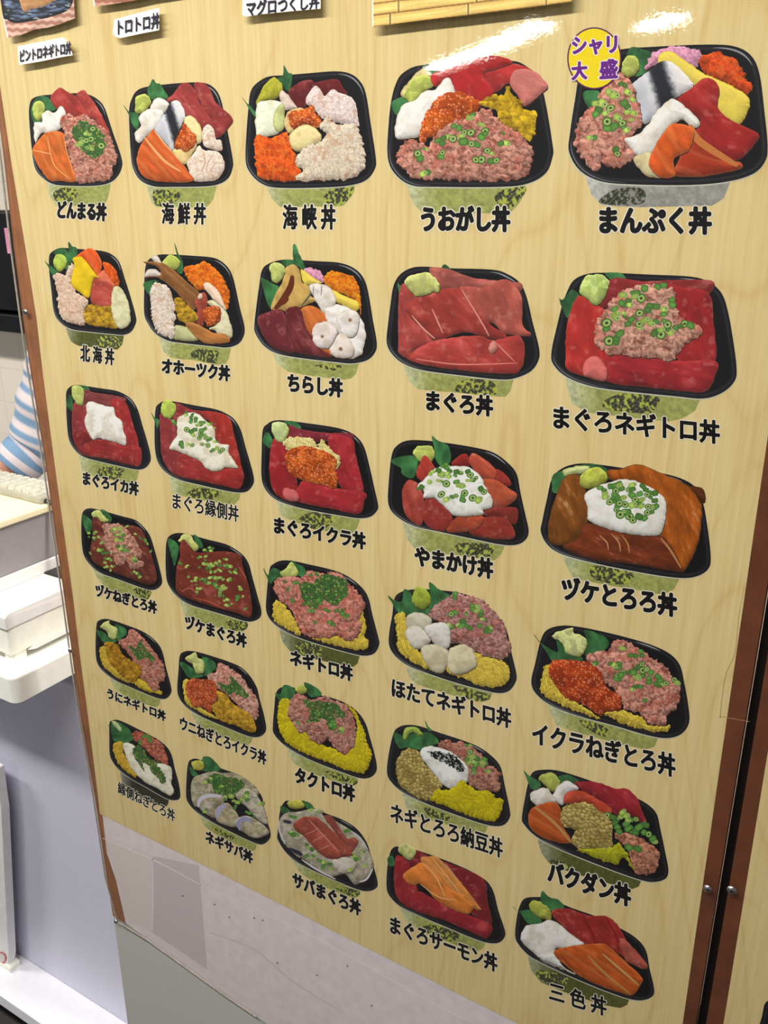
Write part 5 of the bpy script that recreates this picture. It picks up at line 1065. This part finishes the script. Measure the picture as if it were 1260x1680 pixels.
photo_card([(140, -150), (290, -170), (300, -60), (302, -14), (250, -6), (215, 2), (190, 6), (156, 11), (150, -40)], 'photo card showing only its lower edge above the torotoro don slip', [(150, -80), (160, -16), (180, -8), (240, -16), (292, -30), (292, -90), (220, -140)], [(180, -80), (190, -26), (230, -28), (270, -40), (270, -80)], (206, 160, 136), (150, 90, 70))
bpts = [(611, -110), (700, -122), (820, -138), (944, -154), (938, 3), (880, 11), (760, 26), (690, 34), (613, 44)]
o = card('bamboo_card', bpts, 'strip of card printed with yellow bamboo poles at the top edge', 'card', 0.002)
def st_bamboo(X, Y, d, k, c, a, s):
    v = (Y - (44 - (X - 613) * 0.126)) / -19.0; i = np.floor(v); f = v - i; n = fbm(X / 40, v * 7, s, 3); o = mix((206, 160, 84), (244, 214, 130), np.sin(np.clip(f, 0, 1) * math.pi) ** 0.7); o = o * (0.86 + 0.26 * n)[:, None]
    o = mix(o, (96, 66, 34), ss(0.08, 0.0, np.minimum(f, 1 - f))); u = (X + 57 * i * (1 + i % 3)) / 128.0; nd = np.abs(u - np.round(u)) * 128; o = mix(o, (110, 84, 44), 0.85 * ss(1.9, 0.6, nd)); return mix(o, (250, 232, 170), 0.5 * ss(4.5, 2.5, nd) * ss(1.2, 2.6, nd))
STY['bamboo'] = st_bamboo
p = Pic(); p.fill(np.array(sum([dens(bpts[i], bpts[(i + 1) % len(bpts)]) for i in range(len(bpts))], []), float), SY - 0.0027, 'bamboo', 1, None, 0, 4); p.obj('bamboo_print', None, o)
# ---------------------------------------------------------------- the counter behind the panel's left edge
X0 = at(27, 1157, -0.05)[0]; CZ0 = at(27, 1157, -0.05)[2]; CZ1 = atx(27, 1112, X0)[2]
bm = bmesh.new(); add_box(bm, X0 - 1.5, X0, -0.05, 0.30, CZ0, CZ1)
bmesh.ops.bevel(bm, geom=[e for e in bm.edges if abs(e.verts[0].co.z - e.verts[1].co.z) > 0.01], offset=0.014, segments=5, affect='EDGES', profile=0.5)
bmesh.ops.bevel(bm, geom=[e for e in bm.edges if abs(e.verts[0].co.z - e.verts[1].co.z) < 1e-5 and e.verts[0].co.z > CZ1 - 0.001], offset=0.004, segments=3, affect='EDGES', profile=0.5)
ctop = bmobj('counter_worktop', bm, M_WHITE); thing(ctop, 'white rounded worktop of the counter, carrying the register', 'worktop')
YL = 0.085; LZ = (at(13, 1560, YL)[2] + at(203, 1667, YL)[2]) / 2
M_LAV2 = mat('white_lilac_laminate', (240, 240, 248), 0.4, noise=0.01, scale=60)
cab = empty('counter_cabinet', (X0 - 0.5, YL, 0)); thing(cab, 'pale lilac counter cabinet with a white plinth ledge, left of the panel', 'cabinet')
child(box('front_panel', X0 - 1.5, -0.40, YL, YL + 0.02, LZ - 0.02, CZ0, M_LAV, 0.001), cab)
child(box('side_panel', X0 - 1.5, X0 - 1.48, YL + 0.02, 0.3, 0, CZ0, M_LAV, 0.001), cab)
ylf = atz(0, 1633, LZ)[1]
child(box('plinth_ledge', X0 - 1.5, -0.40, ylf, YL, LZ - 0.03, LZ, M_LAV2, 0.002), cab)
child(box('plinth_recess', X0 - 1.5, -0.40, YL - 0.03, YL, 0.0, LZ - 0.03, M_BLACK, 0.001), cab)
# sign board leaning at the far left on the ledge
sp = [at(*q, ylf + 0.05) for q in ((-300, 1130), (-6, 1262), (2, 1330), (14, 1570), (15, 1600), (-300, 1440))]
sp = [(p[0], p[1], max(p[2], LZ + 0.001)) for p in sp]
sb = prism('sign_board', sp, (0, 0.018, 0), M_SHELL, 0.003); thing(sb, 'worn white sign board standing on the plinth ledge at the far left', 'sign board')
fp = [at(*q, ylf + 0.046) for q in ((-10, 1578), (10, 1584), (16, 1590), (18, 1602), (12, 1611), (-12, 1600))]
o = prism('corner_foot', [tuple(p) for p in fp], (0, 0.026, 0), M_CREAM, 0.002); o.parent = sb
pc = Pic(); pc.disc(1, 1572, 9, ylf + 0.0485, [(0.0, (214, 208, 204)), (0.78, (214, 208, 204)), (0.8, (206, 84, 84)), (1.0, (206, 84, 84))], 1.1, 0, 24); o = pc.obj('red_stamp', None, sb); o['label'] = 'red ring mark'
# cash register: drawer body with lid and foot, stepped housing on top
XR = atz(18, 1095, CZ1)[0]; YR = atz(18, 1095, CZ1)[1]; DEP = 0.42
reg = empty('cash_register', (XR - 0.2, YR + 0.2, CZ1)); thing(reg, 'off white cash register on the white worktop', 'cash register')
def side(name, pts, x, dx, m, bev=0.003, seg=3):   # side outline read on the plane x, pushed away to the left
    return child(prism(name, [tuple(atx(px, py, x)) for px, py in pts], (-dx, 0, 0), m, bev, seg), reg)
zs = lambda q, x: atx(q[0], q[1], x)
pS0, pS1 = zs((12, 1034), XR), zs((105, 984), XR); yb = min(pS1[1] + 0.22, 0.285)
zb = CZ1 + 0.017
bp = [(XR, YR + 0.004, zb), (XR, pS0[1], pS0[2]), (XR, yb, pS0[2]), (XR, yb, zb)]
child(prism('drawer_body', bp, (-DEP, 0, 0), M_CREAM, 0.003, 3), reg)
pT = zs((11, 1006), XR); zl = pT[2]
child(prism('lid', [(XR + 0.003, pS0[1] - 0.004, pS0[2] + 0.001), (XR + 0.003, pS0[1] - 0.003, zl - 0.006), (XR + 0.001, pS0[1] + 0.004, zl), (XR + 0.001, yb, zl), (XR + 0.003, yb, pS0[2] + 0.001)], (-DEP - 0.004, 0, 0), M_SHELL, 0.002, 3), reg)
for yy in (YR + 0.012, yb - 0.03):
    child(box('foot', XR - 0.03, XR - 0.006, yy, yy + 0.024, CZ1, zb + 0.001, M_CREAM, 0.002), reg)
gv0, gv1 = zs((46, 1066), XR), zs((112, 1036), XR)
child(prism('grip_groove', [(XR + 0.0012, gv0[1], gv0[2]), (XR + 0.0012, gv0[1] + 0.014, gv0[2] + 0.004), (XR + 0.0012, gv1[1] + 0.1, gv0[2] + 0.004), (XR + 0.0012, gv1[1] + 0.1, gv0[2] - 0.003), (XR + 0.0012, gv0[1] + 0.014, gv0[2] - 0.004)], (-0.002, 0, 0), M_SHELL, 0.0), reg)
pU = atz(93, 932, zl); XU = pU[0]
h0 = atx(0, 972, XU); hb = 0.194; zt = atx(0, 866, XU)[2]; yh = h0[1] - 0.22
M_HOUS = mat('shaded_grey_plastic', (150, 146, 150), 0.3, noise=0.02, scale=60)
child(box('upper_housing', XU - 0.36, XU, h0[1] - 0.03, hb, zl + 0.022, zt, M_HOUS, 0.003, 3), reg)
child(box('housing_base', XU - 0.362, XU + 0.002, h0[1] - 0.03, hb, zl, zl + 0.022, M_SHELL, 0.002), reg)
tray = box('card_tray', XU - 0.004 - 0.02, XU + 0.045, atz(84, 945, zl)[1], atz(84, 945, zl)[1] + 0.09, zl, zl + 0.003, M_BLACK, 0.001)
tray.location.x += atz(84, 945, zl)[0] - XU + 0.0; thing(tray, 'small flat black tray on the register lid beside the panel edge', 'tray')
pb = box('clip_board', XU - 0.40, XU + 0.006, h0[1] - 0.04, hb, zt, zt + 0.013, M_YEL, 0.003); thing(pb, 'cream writing board lying on top of the cash register', 'board')
zk = zt + 0.013
k0 = atz(2, 812, zk); k1 = atz(82, 812, zk)
kb = empty('keyboard', (k0[0], k0[1] + 0.06, zk)); thing(kb, 'cream keyboard of pale keys under the hand', 'keyboard')
kx0, kx1, ky0, ky1 = k0[0] - 0.22, XU - 0.004, k0[1], k0[1] + 0.062
child(box('case', kx0, kx1, ky0, ky1, zk, zk + 0.012, M_CASE, 0.003), kb)
bm = bmesh.new(); nx = int((kx1 - kx0) / 0.019)
for i in range(nx):
    for j in range(3):
        x, y = kx0 + 0.006 + i * 0.019, ky0 + 0.004 + j * 0.0185; vs = add_box(bm, x, x + 0.016, y, y + 0.016, zk + 0.011, zk + 0.019)
        for v in vs:
            if v.co.z > zk + 0.015: v.co.x += (x + 0.008 - v.co.x) * 0.25; v.co.y += (y + 0.008 - v.co.y) * 0.25
child(bmobj('keys', bm, M_KEY), kb)
p0, p1 = atz(62, 822, zk), atz(84, 828, zk); p0[2] += 0.004; p1[2] += 0.004
bm = bmesh.new(); d = (p1 - p0) / np.linalg.norm(p1 - p0); tube(bm, [p0, p0 + d * 0.008, p0 + d * 0.13, p0 + d * 0.135], [0.0006, 0.0038, 0.0038, 0.002], 10)
pen = bmobj('pen', bm, M_BLACK); thing(pen, 'black pen on the cream board by the panel edge', 'pen')
# black cabinet on the back wall
cz0, cz1 = at(0, 544, 0.68)[2], at(0, 345, 0.7)[2]
bc2 = empty('wall_cabinet', (-1.6, 0.73, cz0)); thing(bc2, 'black cabinet hanging on the cream wall behind the counter', 'cabinet')
child(box('body', -2.6, -1.15, 0.70, 0.815, cz0 + 0.05, cz1, M_BLACK, 0.004), bc2); child(box('lower_shelf', -2.6, -1.15, 0.68, 0.815, cz0, cz0 + 0.046, M_BLACK, 0.004), bc2)
for i in range(3): child(box('door', -2.59 + i * 0.48, -2.12 + i * 0.48, 0.688, 0.70, cz0 + 0.055, cz1 - 0.005, M_BLACK, 0.003), bc2)
mg = at(12, 395, 0.688); M_PINK = mat('pink_sticker', (226, 150, 186), 0.6, noise=0.05)
o = box('sticker', mg[0] - 0.004, mg[0] + 0.012, 0.6865, 0.688, mg[2] - 0.03, mg[2] + 0.03, M_PINK); child(o, bc2); o['label'] = 'pink sticker'
# ---------------------------------------------------------------- the shop worker, mostly hidden by the panel
def skin(name, V, E, rad, m, root=0):
    me = bpy.data.meshes.new(name); me.from_pydata([tuple(v) for v in V], E, []); o = bpy.data.objects.new(name, me); COL.objects.link(o)
    o.modifiers.new('skin', 'SKIN'); sub = o.modifiers.new('sub', 'SUBSURF'); sub.levels = 2; sub.render_levels = 2
    for i, (v, r) in enumerate(zip(me.skin_vertices[0].data, rad)): v.radius = (r, r) if np.isscalar(r) else r; v.use_root = (i == root)
    me2 = bpy.data.meshes.new_from_object(o.evaluated_get(bpy.context.evaluated_depsgraph_get())); bpy.data.objects.remove(o); me2.name = name
    for p in me2.polygons: p.use_smooth = True
    return link(name, me2, None, m)
sh = at(124, 540, 0.36); el = at(62, 724, 0.30); wr = at(-2, 790, 0.252); hd = wr + np.array((-0.075, 0.006, 0.004)); cuff = at(23, 768, 0.258)
pel = np.array((sh[0] + 0.30, 0.47, 0.98)); chest = pel + (-0.02, 0.02, 0.34); neck = np.array((sh[0] + 0.20, 0.48, sh[2] + 0.06)); head0 = neck + (-0.01, 0, 0.10); head1 = head0 + (-0.03, 0, 0.11)
sh2 = np.array((sh[0] + 0.16, 0.67, sh[2] - 0.01)); el2 = sh2 + (-0.10, 0.04, -0.27); wr2 = el2 + (-0.22, -0.04, -0.02)
V = [pel, chest, neck, head0, head1, sh, el, wr, hd, sh2, el2, wr2]; E = [(0, 1), (1, 2), (2, 3), (3, 4), (2, 5), (5, 6), (6, 7), (7, 8), (2, 9), (9, 10), (10, 11)]
rad = [0.125, 0.115, 0.052, 0.085, 0.092, 0.048, 0.036, 0.025, 0.034, 0.05, 0.04, 0.028]
def legs():
    for s2 in (-1, 1):
        b = len(V); hip = pel + (0.0, 0.09 * s2, -0.10); V.extend([hip, hip + (0.0, 0.01 * s2, -0.40), np.array((hip[0], hip[1], 0.06)), np.array((hip[0] - 0.16, hip[1], 0.03))]); E.extend([(0, b), (b, b + 1), (b + 1, b + 2), (b + 2, b + 3)]); rad.extend([0.085, 0.06, 0.042, 0.035])
legs()
fd = (hd - wr) / np.linalg.norm(hd - wr); fd[2] *= 0.3; fd /= np.linalg.norm(fd); sd = np.cross(fd, (0, 0, 1.0)); sd /= np.linalg.norm(sd)
for i, L in enumerate((0.070, 0.080, 0.074, 0.058)):
    b = len(V); base = hd + fd * 0.03 + sd * (i - 1.5) * 0.020; V.extend([base, base + fd * L * 0.5 + (0, 0, 0.006), base + fd * L * 0.85 + (0, 0, -0.008), base + fd * L + (0, 0, -0.020)]); E.extend([(8, b), (b, b + 1), (b + 1, b + 2), (b + 2, b + 3)]); rad.extend([0.0095, 0.009, 0.008, 0.007])
b = len(V); tb = hd - sd * 0.036 - fd * 0.005; V.extend([tb, tb - sd * 0.02 + fd * 0.028, tb - sd * 0.024 + fd * 0.052 + (0, 0, -0.012)]); E.extend([(8, b), (b, b + 1), (b + 1, b + 2)]); rad.extend([0.011, 0.010, 0.008])
person = skin('person', V, E, rad, M_SKIN); thing(person, 'person in a striped blue and white sleeve reaching to the keyboard', 'person')
def striped(name, path, radii, n=26, period=0.028):
    Q, Rr = [], []; P = [np.array(p) for p in path]; m = len(P)
    for i in range(m - 1):
        p0, p1, p2, p3 = P[max(i - 1, 0)], P[i], P[i + 1], P[min(i + 2, m - 1)]
        for j in range(n):
            t = j / n; Q.append(0.5 * (2 * p1 + (p2 - p0) * t + (2 * p0 - 5 * p1 + 4 * p2 - p3) * t * t + (3 * p1 - p0 - 3 * p2 + p3) * t ** 3)); Rr.append(radii[i] * (1 - t) + radii[i + 1] * t)
    Q.append(P[-1]); Rr.append(radii[-1]); L = np.r_[0, np.cumsum(np.linalg.norm(np.diff(np.array(Q), axis=0), axis=1))]
    Rr = [r * (1 + 0.035 * math.sin(l * 95) + 0.03 * math.sin(l * 41 + 1)) for r, l in zip(Rr, L)]
    bm = bmesh.new(); rings = tube(bm, Q, Rr, 20); cols = []
    for l in L:
        f = (l / period) % 1; cols += [((120, 152, 184) if f < 0.5 else (212, 202, 206))] * 20
    o = bmobj(name, bm, M_CLOTH, True); a = o.data.attributes.new('Col', 'FLOAT_COLOR', 'POINT'); C4 = np.c_[lin(np.array(cols, float)), np.ones(len(cols))]
    a.data.foreach_set('color', C4.astype(np.float32).ravel()); o.parent = person; return o
striped('shirt_sleeve', [np.array(chest) + (0.02, -0.03, 0.06), sh * 0.6 + np.array(chest) * 0.4 + (0, -0.01, 0.03), sh, sh * 0.5 + el * 0.5, el, el * 0.5 + cuff * 0.5, cuff], [0.110, 0.088, 0.072, 0.062, 0.056, 0.048, 0.040], 22)
striped('shirt_sleeve', [np.array(chest) + (0.02, 0.03, 0.06), sh2 * 0.6 + np.array(chest) * 0.4 + (0, 0.01, 0.03), sh2, sh2 * 0.5 + el2 * 0.5, el2, el2 * 0.4 + wr2 * 0.6, wr2], [0.110, 0.088, 0.074, 0.064, 0.056, 0.048, 0.04], 22)
striped('shirt_body', [pel + (0, 0, -0.06), pel, chest, neck + (0, 0, -0.06), neck], [0.155, 0.155, 0.150, 0.11, 0.064], 22)
bm = bmesh.new(); bmesh.ops.create_uvsphere(bm, u_segments=24, v_segments=16, radius=0.115); hc = head1 + (0.012, 0, 0.03)
for v in bm.verts: v.co = Vector((v.co.x * 0.98, v.co.y * 0.88, max(v.co.z, -0.045))) + Vector(hc)
hair = bmobj('hair', bm, M_HAIR, True); hair.parent = person
for s2 in (-1, 1):
    bm = bmesh.new(); hip = pel + (0, 0.09 * s2, -0.02); tube(bm, [hip, hip + (0, 0, -0.30), hip + (0, 0.01 * s2, -0.55), np.array((hip[0], hip[1], 0.07))], [0.125, 0.10, 0.078, 0.068], 18); o = bmobj('trouser_leg', bm, M_TROUSER, True); o.parent = person
